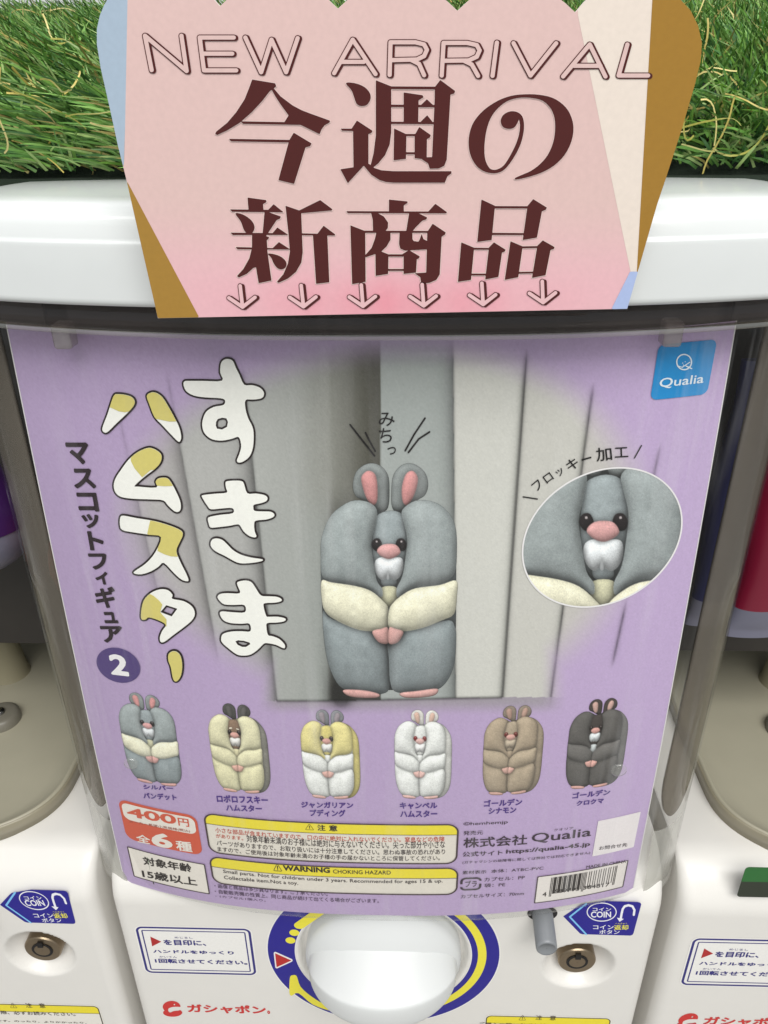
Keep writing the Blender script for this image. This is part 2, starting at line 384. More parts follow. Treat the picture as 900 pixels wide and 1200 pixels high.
    inks('red_mark', [marchp(polys_fn([tri], .2), bbox_of([tri], 4), .35, (186, 28, 26))], BOD, .0009, ds, STK)
    # knob: disc and fin grip
    a = np.linspace(0, 2*math.pi, 97)[:-1]
    DR, DY = [0, .01, .02, .03, .036, .0395, .0412, .0421, .0425], [-.0050, -.0046, -.0030, .0003, .0035, .0058, .0073, .0088, .0106]
    rr = [(.0425, .0185)]+[(max(r, .0002), y) for r, y in zip(DR[::-1], DY[::-1])]
    P = np.array([[(ring_c[0]+r*math.cos(t), y, ring_c[1]+r*math.sin(t)) for t in a] for r, y in rr])
    V, f = fromgrid(P, True); kb = obj('dial_knob', V, f, mat('knob_plastic', (216, 218, 217), .4), root, smooth=True)
    rows = []
    for s in np.linspace(-1, 1, 61):
        c = math.sqrt(max(1-s*s, 1e-5)); hb = .0250*c**.9+.001; hf = .0088*c**.6+.0004; row = []
        yr = float(np.interp(math.hypot(.0405*s, hb), DR, DY))+.0012; yf = .0075-.0285*c; x = ring_c[0]+.0405*s
        for t in np.linspace(0, 1, 15): row.append((x, yr+(yf-yr)*t, ring_c[1]+hf+(hb-hf)*(1-t)**1.1))     # upper flank of the grip
        for t in np.linspace(0, math.pi, 11)[1:-1]: row.append((x, yf-.0016*c*math.sin(t)**.7, ring_c[1]+hf*math.cos(t)))
        for t in np.linspace(1, 0, 15): row.append((x, yr+(yf-yr)*t, ring_c[1]-hf-(hb-hf)*(1-t)**1.1))
        rows.append(row)
    V, f = fromgrid(np.array(rows)); obj('grip', V, f, mat('knob_plastic'), kb, smooth=True)
    # ---- lock
    lc = (.1103, -.2052)
    rr = [(.0104, .0262), (.0104, .0157), (.0098, .0150), (.0060, .0149), (.0057, .0157), (.0046, .0157), (.0044, .0145), (.0002, .0145)]
    P = np.array([[(lc[0]+r*math.cos(t), y, lc[1]+r*math.sin(t)) for t in a] for r, y in rr])
    V, f = fromgrid(P, True); lk = obj('lock', V, f, mat('lock_brass', (150, 134, 112), .32, metal=1), root, smooth=False)
    V, f = annulus(.0045, .0059); V = V-np.array(ring_c)+np.array(lc)
    obj('keyway', np.stack([V[:, 0], np.full(len(V), .0146), V[:, 1]], 1), f, mat('keyway_black', (16, 13, 12), .6), lk)
    v, f = box((lc[0], .0143, lc[1]+.0052), (.0030, .0009, .0036)); obj('key_notch', v, f, mat('keyway_black'), lk)
    # ---- return rod
    rc_ = (.0868, -.1600); rr = [(.0078, .0114), (.0072, .0108)]
    hole = [(rc_[0]+.0078*math.cos(t), rc_[1]+.0062*math.sin(t)) for t in np.linspace(0, 2*math.pi, 40)[:-1]]
    obj('rod_hole', [(x, .0117, z) for x, z in hole], [tuple(range(len(hole)))], mat('hole_black', (38, 36, 35), .8), root)
    rr = [(.0054, .0115), (.0054, -.0035), (.0052, -.0046), (.0046, -.0051), (.0042, -.0045), (.0002, -.0045)]
    P = np.array([[(rc_[0]+r*math.cos(t), y, rc_[1]-(.012-y)*.25+r*math.sin(t)) for t in a[::2]] for r, y in rr])
    V, f = fromgrid(P, True); obj('return_rod', V, f, mat('grey_plastic', (128, 131, 134), .38), root, smooth=True)
    # ---- coin sticker
    z = lambda p: zc(p, 600, 1040, 5)
    outl = z([(300, 168), (392, 108), (412, 97), (540, 78), (735, 84), (752, 88), (757, 99), (712, 266), (705, 277), (692, 281), (412, 273), (398, 268)])
    cs = inks('coin_sticker', [marchp(polys_fn([outl]), bbox_of([outl], 2), .35, navy)], BOD, .0003, root, STK)
    chev = z([(434, 94), (338, 170), (434, 272)]); el = z([(525, 142)])[0]
    inks('light_chevron', [marchp(lambda X, Y: sdf_stroke(X, Y, chev, .95), bbox_of([chev], 3), .3, (128, 196, 242))], BOD, .0005, cs, STK)
    arc = z([(713, 158), (717, 130), (705, 108), (682, 102), (660, 108), (648, 125), (642, 150), (637, 178)])
    hd = z([(614, 175), (655, 182), (630, 199)])
    inks('coin_emblem', [marchp(lambda X, Y: np.abs(sdf_ell(X, Y, el, 17, 10.6))-.55, bbox_of([z([(420, 70), (630, 210)])], 1), .3, (240, 240, 245)),
        marchp(lambda X, Y: np.minimum(sdf_stroke(X, Y, arc, 1.3), sdf_poly(X, Y, hd)), bbox_of([arc, hd], 3), .3, (240, 240, 245))], BOD, .0005, cs, STK)
    q = lambda s, x0, y0, x1, y1, c, b=.02: tbox(s, *z([(x0, y0)])[0], *z([(x1, y1)])[0], c, b)
    inks('lettering', [q('コイン', 472, 116, 580, 137, (240, 240, 245)), q('COIN', 462, 139, 580, 174, (240, 240, 245), .03), q('コイン', 474, 218, 595, 243, (240, 240, 245)),
        q('返却', 597, 217, 681, 247, (236, 226, 80), .025), q('ボタン', 511, 247, 630, 271, (240, 240, 245)), q('へんきゃく', 604, 205, 674, 213, (236, 226, 80), .01)], BOD, .0005, cs, STK)
    # ---- instruction sticker
    a0, b0 = BOD.px([(159, 1085.8), (300, 1142)])[:, [0, 2]]
    X, Y = grid(a0[0]-.002, b0[1]-.002, b0[0]+.002, a0[1]+.002, .0003)
    D = sdf_rrect(X, Y, a0[0], b0[1], b0[0], a0[1], .0035)
    isx = sheet('instruction_sticker', D-.0012, X, Y, BOD, .0003, (240, 238, 233), root, True, STK, 40)
    ink = (42, 38, 120)
    V1, f1 = march(np.abs(D+.0003)-.00065, X, Y); V2, f2 = march(np.abs(D+.0029)-.00035, X, Y)
    inks('border', [(V1, f1, ink, True), (V2, f2, ink, True)], BOD, .0005, isx, STK)
    z = lambda p: zc(p, 150, 1060, 5)
    q = lambda s, x0, y0, x1, y1, b=.05, c=ink: tpaper(s, z([(x0, y0)])[0], z([(x1, y1)])[0], BOD, c, b)
    t3 = z([(131, 186), (196, 216), (142, 243)])
    inks('lettering', [q('を目印に、', 205, 203, 460, 241), q('めじるし', 272, 186, 380, 199, .01), q('ハンドルをゆっくり', 145, 262, 622, 292), q('かいてん', 183, 299, 288, 311, .01),
        q('1回転させてください。', 155, 314, 702, 352)], BOD, .0005, isx, STK)
    inks('red_pointer', [marchp(polys_fn([t3]), bbox_of([t3], 2), .3, (176, 30, 30))], BOD, .0005, isx, STK)
    # ---- red logo
    red = (205, 38, 34); e1, e2, eye = z([(256, 598)])[0], z([(262, 632)])[0], z([(272, 585)])[0]
    mouth = z([(236, 612), (262, 600), (310, 600), (318, 606), (300, 618), (268, 622), (245, 630)])
    def emb(X, Y):
        D = np.minimum(sdf_ell(X, Y, e1, 10.4, 6.9), sdf_ell(X, Y, e2, 11.2, 4.8))
        D = np.maximum(D, -(sdf_stroke(X, Y, smooth_poly(mouth, 3), .25))); D = np.maximum(D, -sdf_poly(X, Y, smooth_poly(mouth, 3)))
        return np.maximum(D, -(np.hypot(X-eye[0], Y-eye[1])-.9))
    lg = inks('logo', [marchp(emb, (188, 1170, 216, 1194), .3, red)], BOD, .0004, root, STK)
    inks('lettering', [tpaper('ガシャポン', z([(342, 581)])[0], z([(812, 642)])[0], BOD, red, .05), tpaper('。', z([(815, 620)])[0], z([(834, 640)])[0], BOD, red, .05)], BOD, .0004, lg, STK)
    # ---- caution sticker (lower edge of the picture)
    a0, b0 = BOD.px([(570.4, 1190), (716, 1191.3)])[:, [0, 2]]; z1 = -.300
    X, Y = grid(a0[0]-.001, z1-.001, b0[0]+.001, a0[1]+.001, .0004)
    D = sdf_rrect(X, Y, a0[0], z1, b0[0], a0[1], .003); hl = a0[1]-.0072
    ws = sheet('caution_sticker', D-.0012, X, Y, BOD, .0003, (236, 232, 222), root, True, STK, 40)
    V1, f1 = march(np.maximum(D, hl-Y), X, Y); inks('yellow_heading', [(V1, f1, (240, 222, 40), True)], BOD, .0005, ws, STK)
    V1, f1 = march(np.abs(D)-.0003, X, Y); V2, f2 = march(np.maximum(np.abs(Y-hl)-.0002, D), X, Y)
    inks('border', [(V1, f1, (60, 55, 40), True), (V2, f2, (90, 85, 60), True)], BOD, .0007, ws, STK)
    tb = (60, 48, 40); rr_ = lambda s, x0, y0, x1, y1, b=.015, c=tb: (lambda r: (r[0], r[1], r[2], r[3]))(tpaper(s, (x0, y0), (x1, y1), BOD, c, b, PITCH))
    inks('lettering', [rr_('⚠', 10.5, 1174.8, 20.5, 1180.8), rr_('注　意', 29, 1175, 54, 1180.8), rr_('ご購入の際、必ずお読みください。', -30, 1183, 89, 1190.2), rr_('倒れると危険です。のったり、よりかかったり、', -46, 1193.5, 102, 1199.3)], BOD, .0007, ws, STK)
    # ---- green window sticker high on the left of the front
    a0, b0 = BOD.px([(873.5, 1015), (914, 1051)])[:, [0, 2]]
    X, Y = grid(a0[0]-.001-PITCH, b0[1]-.001, b0[0]+.001-PITCH, a0[1]+.001, .0003)
    D = sdf_rrect(X, Y, a0[0]-PITCH, b0[1], b0[0]-PITCH, a0[1], .002)
    mid = (a0[1]*.52+b0[1]*.48)
    g = sheet('green_sticker', D, X, Y, Plane(.0117), .0004, (40, 48, 34), root, True, STK, 40)
    V1, f1 = march(np.maximum(D, mid-Y), X, Y); inks('green_field', [(V1, f1, (36, 104, 44), True)], Plane(.0117), .0006, g, STK)
    return root

centre = build_machine('white capsule toy machine in the middle with its whole dial and clear case in view', 'capsule toy machines in a row')
def copy_tree(o, parent=None):
    c = o.copy(); C.objects.link(c)
    if parent is not None: c.parent = parent
    for ch in list(o.children): copy_tree(ch, c)
    return c
for dx, lab in ((-PITCH, 'white capsule toy machine cut off by the left edge with an open empty chamber'), (PITCH, 'white capsule toy machine cut off by the right edge with green sticker below bowl')):
    m2 = copy_tree(centre); m2.location.x += dx; m2['label'] = lab

# ---- clear case on the front of the middle machine
def case_plan(off=0):
    pts = []
    for x in np.linspace(-.1335, .1335, 70): pts.append((x, .0183*abs(x/.131)**2.56-.0032))
    x0, y0 = pts[-1]; cr_ = []
    for t in np.linspace(0, 1, 16)[1:]:
        c = (.154, .0195); e = (.1548, .040); cr_.append(((1-t)**2*x0+2*t*(1-t)*c[0]+t*t*e[0], (1-t)**2*y0+2*t*(1-t)*c[1]+t*t*e[1]))
    side = [(.155, y) for y in np.linspace(.06, .24, 9)]
    r = np.array(pts+cr_+side); l = np.array([(-x, y) for x, y in (cr_+side)[::-1]])
    p = np.concatenate([l, r])
    if off:
        t = np.gradient(p, axis=0); n = np.stack([t[:, 1], -t[:, 0]], 1); n /= np.linalg.norm(n, axis=1)[:, None]; p = p+n*off
    return p+np.array([.0035, 0])
prof = [(0, .159), (0, .157), (0, .10), (0, .0), (0, -.10), (0, -.138), (-.0004, -.145), (-.0014, -.1488), (-.0032, -.1513), (-.0062, -.1528), (-.010, -.1532)]
P = np.array([np.concatenate([case_plan(o_), np.full((len(case_plan()), 1), z)], 1) for o_, z in prof])
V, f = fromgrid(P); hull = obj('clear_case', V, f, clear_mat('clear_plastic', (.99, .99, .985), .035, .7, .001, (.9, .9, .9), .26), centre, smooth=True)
prof = [(.0004, .1588), (.0085, .1584), (.0098, .1572), (.0100, .1535), (.0092, .1505), (.0060, .1493), (.0004, .1488)]
P = np.array([np.concatenate([case_plan(o_), np.full((len(case_plan()), 1), z)], 1) for o_, z in prof])
V, f = fromgrid(P); obj('case_flange', V, f, clear_mat('flange_plastic', (.66, .61, .60), .1, 1.3, .08, (.30, .24, .23)), hull, smooth=True)
V = np.concatenate([np.concatenate([case_plan(o_), np.full((len(case_plan()), 1), z)], 1)[None] for o_, z in ((.0112, .1512), (.0115, .1503), (.0112, .1496), (.0100, .1493))])
V, f = fromgrid(V); obj('flange_edge', V, f, clear_mat('edge_plastic', (.8, .79, .77), .1, 2.2, .15), hull, smooth=True)
for px_ in ((85, 386), (779, 383)):
    a = POS.px([px_], .0125)[0]; v, f = box(a+np.array([0, .003, 0]), (.0062, .007, .0085)); bevel(obj('catch', v, f, clear_mat('catch_plastic', (.75, .73, .72), .15, 2.0, .22, (.6, .57, .55)), hull), .0012)
for px_, r_ in (((157.5, 885.5), .0033), ((722, 893), .0036)):
    a = POS.px([px_], .0058)[0]; th = np.linspace(0, 2*math.pi, 41)[:-1]
    P = np.array([[(a[0]+q*math.cos(t), a[1]-h, a[2]+q*math.sin(t)) for t in th] for q, h in ((r_, 0), (r_*.95, .0007), (r_*.8, .001), (r_*.6, .0006), (r_*.3, .0003), (.0001, .0003))])
    V, f = fromgrid(P, True); obj('case_stud', V, f, clear_mat('stud_plastic', (.93, .93, .92), .1, 2.0, .1), hull, smooth=True)
# added smoky strip for the reflections in each front case corner, rounded below
for s in (-1, 1):
    xs = np.linspace(0, 1, 15); zs = np.concatenate([np.linspace(.155, -.075, 20), -.075-.026*np.sin(np.linspace(0, math.pi/2, 12))[1:]])
    P = []
    for z in zs:
        k = 1 if z > -.075 else math.sqrt(max(1-((-.075-z)/.026)**2, 0)); row = []
        for t in xs:
            t2 = .5+(t-.5)*max(k, .02); x = .1360+.0165*t2; y = .0230+.010*t2**1.8; row.append((.0035+s*x, y, z))
        P.append(row)
    V, f = fromgrid(np.array(P)); solid(obj('corner_reflection', V, f, clear_mat('smoky_reflection', (.78, .74, .68), .12, 1.0, .5, (.17, .15, .122)), centre, smooth=True), .002, 0)

    # added milky sheet for the whitish highlights in the lower case corner
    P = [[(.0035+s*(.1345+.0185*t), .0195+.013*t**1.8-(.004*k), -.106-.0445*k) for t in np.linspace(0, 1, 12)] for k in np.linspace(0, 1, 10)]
    V, f = fromgrid(np.array(P)); obj('corner_highlight', V, f, clear_mat('milky_highlight', (.9, .9, .88), .12, 1.2, .42, (.62, .61, .56)), hull, smooth=True)

# =================================================================== things inside the chambers
def capsule(c, r, top, bottom, label, rot=0):
    root = thing('toy_capsule', label, 'capsule', (c[0], c[1], c[2]-r))
    th = np.linspace(0, 2*math.pi, 49)[:-1]
    for nm, m_, a0, a1 in (('capsule_cap', top, 0, 90), ('capsule_cup', bottom, 90, 180)):
        rows = []
        for a in np.radians(np.linspace(a0, a1, 13)):
            k = r*(1.02 if nm == 'capsule_cap' else 1)
            rows.append([(c[0]+k*math.sin(a)*math.cos(t), c[1]+k*math.sin(a)*math.sin(t), c[2]+k*math.cos(a)) for t in th])
        V, f = fromgrid(np.array(rows), True); obj(nm, V, f, m_, root, smooth=True)
    return root
org = mat('orange_plastic', (214, 92, 48), .3); blu = mat('blue_plastic', (26, 30, 84), .3); pur = mat('purple_plastic', (58, 28, 80), .3); crim = mat('crimson_plastic', (124, 14, 46), .35)
frost = mat('frosted_plastic', (112, 112, 128), .35)
capsule((-.118, .058, .028), .032, org, org, 'orange capsule just behind the left edge of the hamster poster')
capsule((-.186, .062, .045), .026, pur, frost, 'purple and frosted capsule in the dark chamber at the left')
def pouch(name, c, w, h, label, m1, m2):
    root = thing(name, label, 'pouch', (c[0], c[1], c[2]-h/2))
    for nm, z0, z1, m_ in (('printed_film', .12, 1, m1), ('clear_tail', 0, .12, m2)):
        rows = []
        for t in np.linspace(z0, z1, 16):
            row = []
            for a in np.linspace(0, 2*math.pi, 25)[:-1]:
                d = .011*math.sin(math.pi*min(max(t, .03), .97))**.6
                row.append((c[0]+w/2*math.cos(a)*(1-.12*math.sin(9*t)), c[1]+d*math.sin(a), c[2]-h/2+h*t))
            rows.append(row)
        V, f = fromgrid(np.array(rows), True); obj(nm, V, f, m_, root, smooth=True)
    return root
pouch('foil_pouch', (.187, .070, .052), .026, .15, 'tall crimson foil pouch in the dark chamber at the right', crim, frost)
pouch('foil_pouch', (.169, .082, .045), .02, .14, 'tall dark blue foil pouch beside the crimson pouch', blu, frost)

# =================================================================== POSTER
def fnoise(shape, s, seed):
    r = np.random.default_rng(seed); h, w = shape; g = r.standard_normal((int(h/s)+3, int(w/s)+3))
    yi = np.arange(h)/s; xi = np.arange(w)/s; y0 = yi.astype(int); x0 = xi.astype(int); fy = (yi-y0)[:, None]; fx = (xi-x0)[None]
    fy = fy*fy*(3-2*fy); fx = fx*fx*(3-2*fx); A = g[np.ix_(y0, x0)]; B = g[np.ix_(y0, x0+1)]; Cc = g[np.ix_(y0+1, x0)]; Dd = g[np.ix_(y0+1, x0+1)]
    return (A*(1-fx)+B*fx)*(1-fy)+(Cc*(1-fx)+Dd*fx)*fy
def sstep(a, b, x): t = np.clip((x-a)/(b-a), 0, 1); return t*t*(3-2*t)
def bgcolor(P):
    X, Y = P[:, 0], P[:, 1]
    pur_ = np.array([184, 163, 199.]); out = np.tile(pur_, (len(X), 1))
    def xl(a, b): return a[0]+(b[0]-a[0])*(Y-a[1])/(b[1]-a[1])
    L1, L2, L3 = xl((138, 480), (208, 800)), xl((198, 450), (266, 830)), xl((283, 416), (322, 800))
    L4, L5 = xl((386, 420), (386, 815)), xl((446, 400), (446, 815))
    R0, R1, R2, R3, R4 = xl((531, 400), (533, 815)), xl((531, 400), (534, 815)), xl((617, 415), (589, 815)), xl((694, 460), (648, 800)), xl((772, 530), (724, 750))
    edges = [L1, L2, L3, L4, L5, R1, R2, R3, R4]
    cols = np.array([[184, 180, 182], [184, 181, 180], [180, 180, 177], [174, 176, 172], [92, 92, 82], [168, 174, 171], [206, 206, 199], [198, 197, 190], [192, 189, 184], [182, 176, 178.]])
    g = np.tile(cols[0], (len(X), 1))
    for e, c in zip(edges, cols[1:]):
        g[X > e] = c
    # modelling of the printed books
    def dk(e, wl, wr, s): 
        d = X-e; return 1-s*np.where(d < 0, np.exp(-(-d)/wl), np.exp(-d/wr))
    g *= (dk(L1, 7, 1.0, .26)*dk(L2, 9, 1.0, .36)*dk(L3, 9, 1.2, .46))[:, None]
    g *= (dk(R1, 7, 1.0, .42)*dk(R2, 2.6, 1.5, .72)*dk(R3, 2.4, 1.3, .62)*dk(R4, 3, 1.2, .5))[:, None]
    low_ = sstep(560, 640, Y); xs_ = np.where(X > L3, X, L3)
    ramp = np.stack([np.interp(X, [300, 345, 385, 412, 432, 441], v) for v in ((176, 168, 146, 112, 84, 88), (178, 170, 147, 112, 83, 87), (174, 166, 140, 104, 74, 80))], 1)
    rampl = np.stack([np.interp(X, [300, 345, 372, 383, 389, 441], v) for v in ((170, 168, 158, 138, 74, 70), (172, 171, 162, 142, 74, 70), (169, 167, 158, 138, 70, 66))], 1)
    rp = ramp*(1-low_[:, None])+rampl*low_[:, None]; k = sstep(0, 6, X-L3)*(1-sstep(-2.5, 1.5, X-L5)); g = g*(1-k[:, None])+rp*k[:, None]
    # rounded spine ends and floor
    fl = 819-2.0*np.clip((X-500)/100, -1.2, 1)
    low = (Y > fl)
    floorc = np.array([158, 150, 160.])*np.ones((len(X), 1)); g[low] = floorc[low]
    inbk = (X > L3) & (X < R2)
    g *= (1-.40*np.exp(-((Y-fl)/1.6)**2)*inbk)[:, None]
    g *= (1-.5*np.exp(-np.maximum(np.hypot((X-400)/16, (Y-812)/26)-.6, 0)/.35)*(X > L4-8)*(X < R1))[:, None]
    # soft oval vignette of the picture on the purple card
    ang = np.arctan2((Y-612)/215, (X-455)/312); q = np.hypot((X-455)/312, (Y-612)/215)+.03*np.sin(3*ang+1)
    m = 1-sstep(.84, 1.06, q)
    inb = sstep(300, 330, X)*(1-sstep(630, 668, X))*sstep(640, 720, Y); m = np.maximum(m, inb); m *= 1-sstep(820, 840, Y)
    out = out*(1-m[:, None])+g*m[:, None]
    # book seams running out beyond the oval
    for e, y0, y1, s in ((L1, 470, 520, .12), (L2, 430, 520, .14), (R2, 405, 470, .5), (R3, 445, 520, .5), (R4, 515, 560, .35), (R3, 760, 810, .3), (R4, 700, 762, .5)):
        w_ = sstep(y0, y0+25, Y)*(1-sstep(y1, y1+25, Y)); out *= (1-s*w_*np.exp(-np.abs(X-e)/1.6)*(1-m))[:, None]
    # lighter towards the right, slightly darker towards the left
    out *= (1+.05*sstep(450, 850, X)-.03*sstep(300, 20, X))[:, None]
    out += np.random.default_rng(3).normal(0, 2.2, (len(X), 1))
    return np.clip(out, 0, 255)
poster = thing('hamster_poster', 'lavender product poster with a grey hamster squeezed between books, behind the clear case', 'poster', (0, .012, -.147))
nu, nz = 560, 520
u = np.linspace(-1, 1, nu); zz = np.linspace(HP/2, -HP/2, nz); U, Z = np.meshgrid(u, zz); XX = U*pw(Z)
Vp = POS.at(XX.ravel(), Z.ravel(), 0); col = lin(bgcolor(proj(Vp)))
idx = np.arange(nu*nz).reshape(nz, nu); fc = np.stack([idx[:-1, :-1], idx[1:, :-1], idx[1:, 1:], idx[:-1, 1:]], -1).reshape(-1, 4)
obj('printed_card', Vp, fc, PR, poster, col, True)
for o_ in (.00035,):   # white cut edge of the card
    pts = [(x, z) for z in np.linspace(HP/2, -HP/2, 60) for x in (0,)]
    for s in (-1, 1):
        zs = np.linspace(HP/2, -HP/2, 60); a = POS.at(s*pw(zs), zs, .0001); b = POS.at(s*(pw(zs)-.0005), zs, .0001)
        V, f = fromgrid(np.stack([a, b], 1)); obj('cut_edge', V, f, mat('paper_white', (225, 222, 222), .6), poster)

# ---------- printed hamsters: soft shaded pictures
TPL = {
 'torso': [(100,520),(105,420),(150,320),(235,268),(320,268),(410,310),(500,268),(610,268),(670,300),(708,370),(714,520),(714,700),(712,850),(700,1000),(655,1090),(590,1120),(420,1116),(230,1112),(160,1050),(120,900),(104,690)],
 'muz': [(350,528),(376,514),(410,522),(444,514),(470,522),(475,560),(462,598),(436,618),(405,606),(378,617),(354,594),(344,558)],
 'legL': [(110,760),(160,800),(400,850),(412,1000),(410,1110),(370,1135),(300,1140),(200,1110),(150,1040),(120,930)],
 'legR': [(412,850),(560,830),(680,800),(708,830),(715,880),(705,1000),(670,1080),(610,1120),(470,1130),(420,1100),(410,980)],
 'footL': [(205,1115),(300,1118),(365,1135),(350,1152),(260,1150),(215,1138)], 'footR': [(460,1130),(540,1120),(628,1110),(620,1138),(560,1150),(480,1150)],
 'earL': [(245,185),(262,125),(310,90),(365,95),(405,140),(412,215),(405,290),(370,305),(300,260),(258,235)],
 'earR': [(588,180),(570,125),(520,90),(470,95),(430,140),(420,215),(425,290),(460,310),(540,255),(575,230)],
 'inL': [(285,150),(315,122),(348,140),(358,200),(355,260),(335,278),(310,250),(292,200)], 'inR': [(540,150),(515,122),(485,140),(468,200),(472,260),(490,278),(515,250),(535,200)],
 'face': [(350,330),(420,302),(480,330),(492,420),(485,520),(470,600),(440,645),(390,645),(350,600),(335,480),(340,400)],
 'muzL': [(348,520),(380,510),(410,520),(408,560),(402,602),(380,615),(356,592)], 'muzR': [(408,520),(440,510),(474,515),(472,570),(455,610),(430,617),(405,602)],
 'muzslit': [(403,578),(407,578),(411,612),(399,612)],
 'chin': [(375,610),(405,600),(440,610),(442,635),(410,650),(380,640)],
 'nose': [(355,485),(375,460),(410,453),(445,460),(462,490),(440,512),(408,522),(375,510)],
 'eyeL': [(330,458),(342,432),(365,430),(378,455),(370,480),(348,485)], 'eyeR': [(440,458),(450,432),(475,430),(490,455),(482,482),(458,484)],
 'eyeglint': [(350,440),(357,439),(358,446),(351,447)], 'eyeglint2': [(462,440),(469,439),(470,446),(463,447)],
 'chest': [(378,650),(442,650),(450,700),(405,745),(368,695)],
 'lobeL': [(100,520),(105,420),(150,320),(235,260),(310,262),(355,300),(345,380),(330,450),(340,540),(355,620),(380,660),(375,695),(330,665),(240,640),(150,625),(108,600)],
 'lobeR': [(470,300),(530,258),(610,262),(670,300),(710,370),(718,480),(705,590),(640,630),(540,645),(480,670),(448,695),(445,655),(470,600),(484,520),(492,430),(475,350)],
 'armL': [(105,620),(150,628),(260,645),(330,668),(380,710),(408,750),(405,835),(370,848),(280,845),(180,805),(120,760),(103,690)],
 'armR': [(715,620),(640,640),(530,655),(470,685),(430,720),(410,755),(410,835),(470,850),(560,835),(650,800),(705,770),(718,690)],
 'handL': [(335,850),(375,838),(405,835),(408,900),(375,904),(350,885)], 'handR': [(410,835),(440,838),(474,852),(462,884),(440,904),(409,902)],
 'side': [(520,262),(640,270),(730,330),(790,450),(795,700),(785,950),(740,1070),(660,1130),(560,1120),(480,900),(480,500)],
}
class Canvas:
    def __init__(s, bbox, step):
        s.step = step; s.X, s.Y = grid(*bbox, step); s.rgb = np.zeros(s.X.shape+(3,)); s.D = np.full(s.X.shape, 1e6); s.nz = fnoise(s.X.shape, 1.01, 5)*.9+fnoise(s.X.shape, 2.6, 6)*.4+fnoise(s.X.shape, 14, 8)*.5
    def blob(s, p, col, r, shadow=.45, sig=4., k=.9, amb=.70, fuzz=.045, clip=None, alpha=True, smooth=True):
        p = smooth_poly(p, 4) if smooth else np.asarray(p, float); pad = 3*sig+2
        x0, y0 = p.min(0)-pad; x1, y1 = p.max(0)+pad
        i0, i1 = np.searchsorted(s.Y[:, 0], [y0, y1]); j0, j1 = np.searchsorted(s.X[0], [x0, x1])
        if i1-i0 < 2 or j1-j0 < 2: return
        sl = (slice(i0, i1), slice(j0, j1)); X, Y = s.X[sl], s.Y[sl]; d = sdf_poly(X, Y, p)
        if clip is not None: d = np.maximum(d, clip[sl])
        s.rgb[sl] *= (1-shadow*np.exp(-(np.maximum(d, 0)/sig)**1.2)*(d > 0))[..., None]
        st = max(1, int(round(min(d.shape)/44.))); dl = d[::st, ::st]; ins = (np.clip(.5-dl/(s.step*st), 0, 1)); ph = np.zeros_like(dl)
        for _ in range(260):   # puffed-up height field: Poisson membrane over the outline
            av = np.zeros_like(ph); av[1:-1, 1:-1] = (ph[:-2, 1:-1]+ph[2:, 1:-1]+ph[1:-1, :-2]+ph[1:-1, 2:])/4; ph = (av+(s.step*st)**2/4)*(ins > .02)*np.minimum(ins*1.0+.0, 1)
        yi = np.arange(d.shape[0])/st; xi = np.arange(d.shape[1])/st; yi = np.clip(yi, 0, ph.shape[0]-1.001); xi = np.clip(xi, 0, ph.shape[1]-1.001)
        y0_, x0_ = yi.astype(int), xi.astype(int); fy, fx = (yi-y0_)[:, None], (xi-x0_)[None]
        ph = (ph[np.ix_(y0_, x0_)]*(1-fx)+ph[np.ix_(y0_, x0_+1)]*fx)*(1-fy)+(ph[np.ix_(y0_+1, x0_)]*(1-fx)+ph[np.ix_(y0_+1, x0_+1)]*fx)*fy
        h = 1.7*np.sqrt(np.maximum(ph, 0)+(.06*r)**2)
        for _ in range(2*st): h[1:-1, 1:-1] = (2*h[1:-1, 1:-1]+h[:-2, 1:-1]+h[2:, 1:-1]+h[1:-1, :-2]+h[1:-1, 2:])/6
        gy, gx = np.gradient(h, s.step); n = 1/np.sqrt(1+k*k*(gx**2+gy**2)); nx, ny = -k*gx*n, -k*gy*n
        L = np.array([-.22, -.62, .75]); L /= np.linalg.norm(L); lam = np.clip(nx*L[0]+ny*L[1]+n*L[2], 0, 1)
        sh = amb+(1.16-amb)*lam; sh *= .91+.09*np.clip(-d/(r*.22), 0, 1); sh *= 1+fuzz*s.nz[sl]
        a = np.clip(.5-d/s.step/1.6, 0, 1)[..., None]
        s.rgb[sl] = s.rgb[sl]*(1-a)+np.array(col)*sh[..., None]*a
        if alpha: s.D[sl] = np.minimum(s.D[sl], d)
    def obj(s, name, parent, lift, clip=None):
        D = s.D if clip is None else np.maximum(s.D, clip); V, f = march(D, s.X, s.Y, 1)
        j = np.clip(np.round((V[:, 0]-s.X[0, 0])/s.step).astype(int), 0, s.X.shape[1]-1); i = np.clip(np.round((V[:, 1]-s.Y[0, 0])/s.step).astype(int), 0, s.X.shape[0]-1)
        # weld so the print shades as one sheet
        key = np.round(V/(s.step*.02)).astype(np.int64); _, first, inv = np.unique(key[:, 0]*10**7+key[:, 1], return_index=True, return_inverse=True)
        f = [tuple(inv[list(q)]) for q in f]; V = V[first]; colr = np.clip(s.rgb[i[first], j[first]], 0, 255)
        return obj(name, POS.px(V, lift), f, PR, parent, lin(colr))
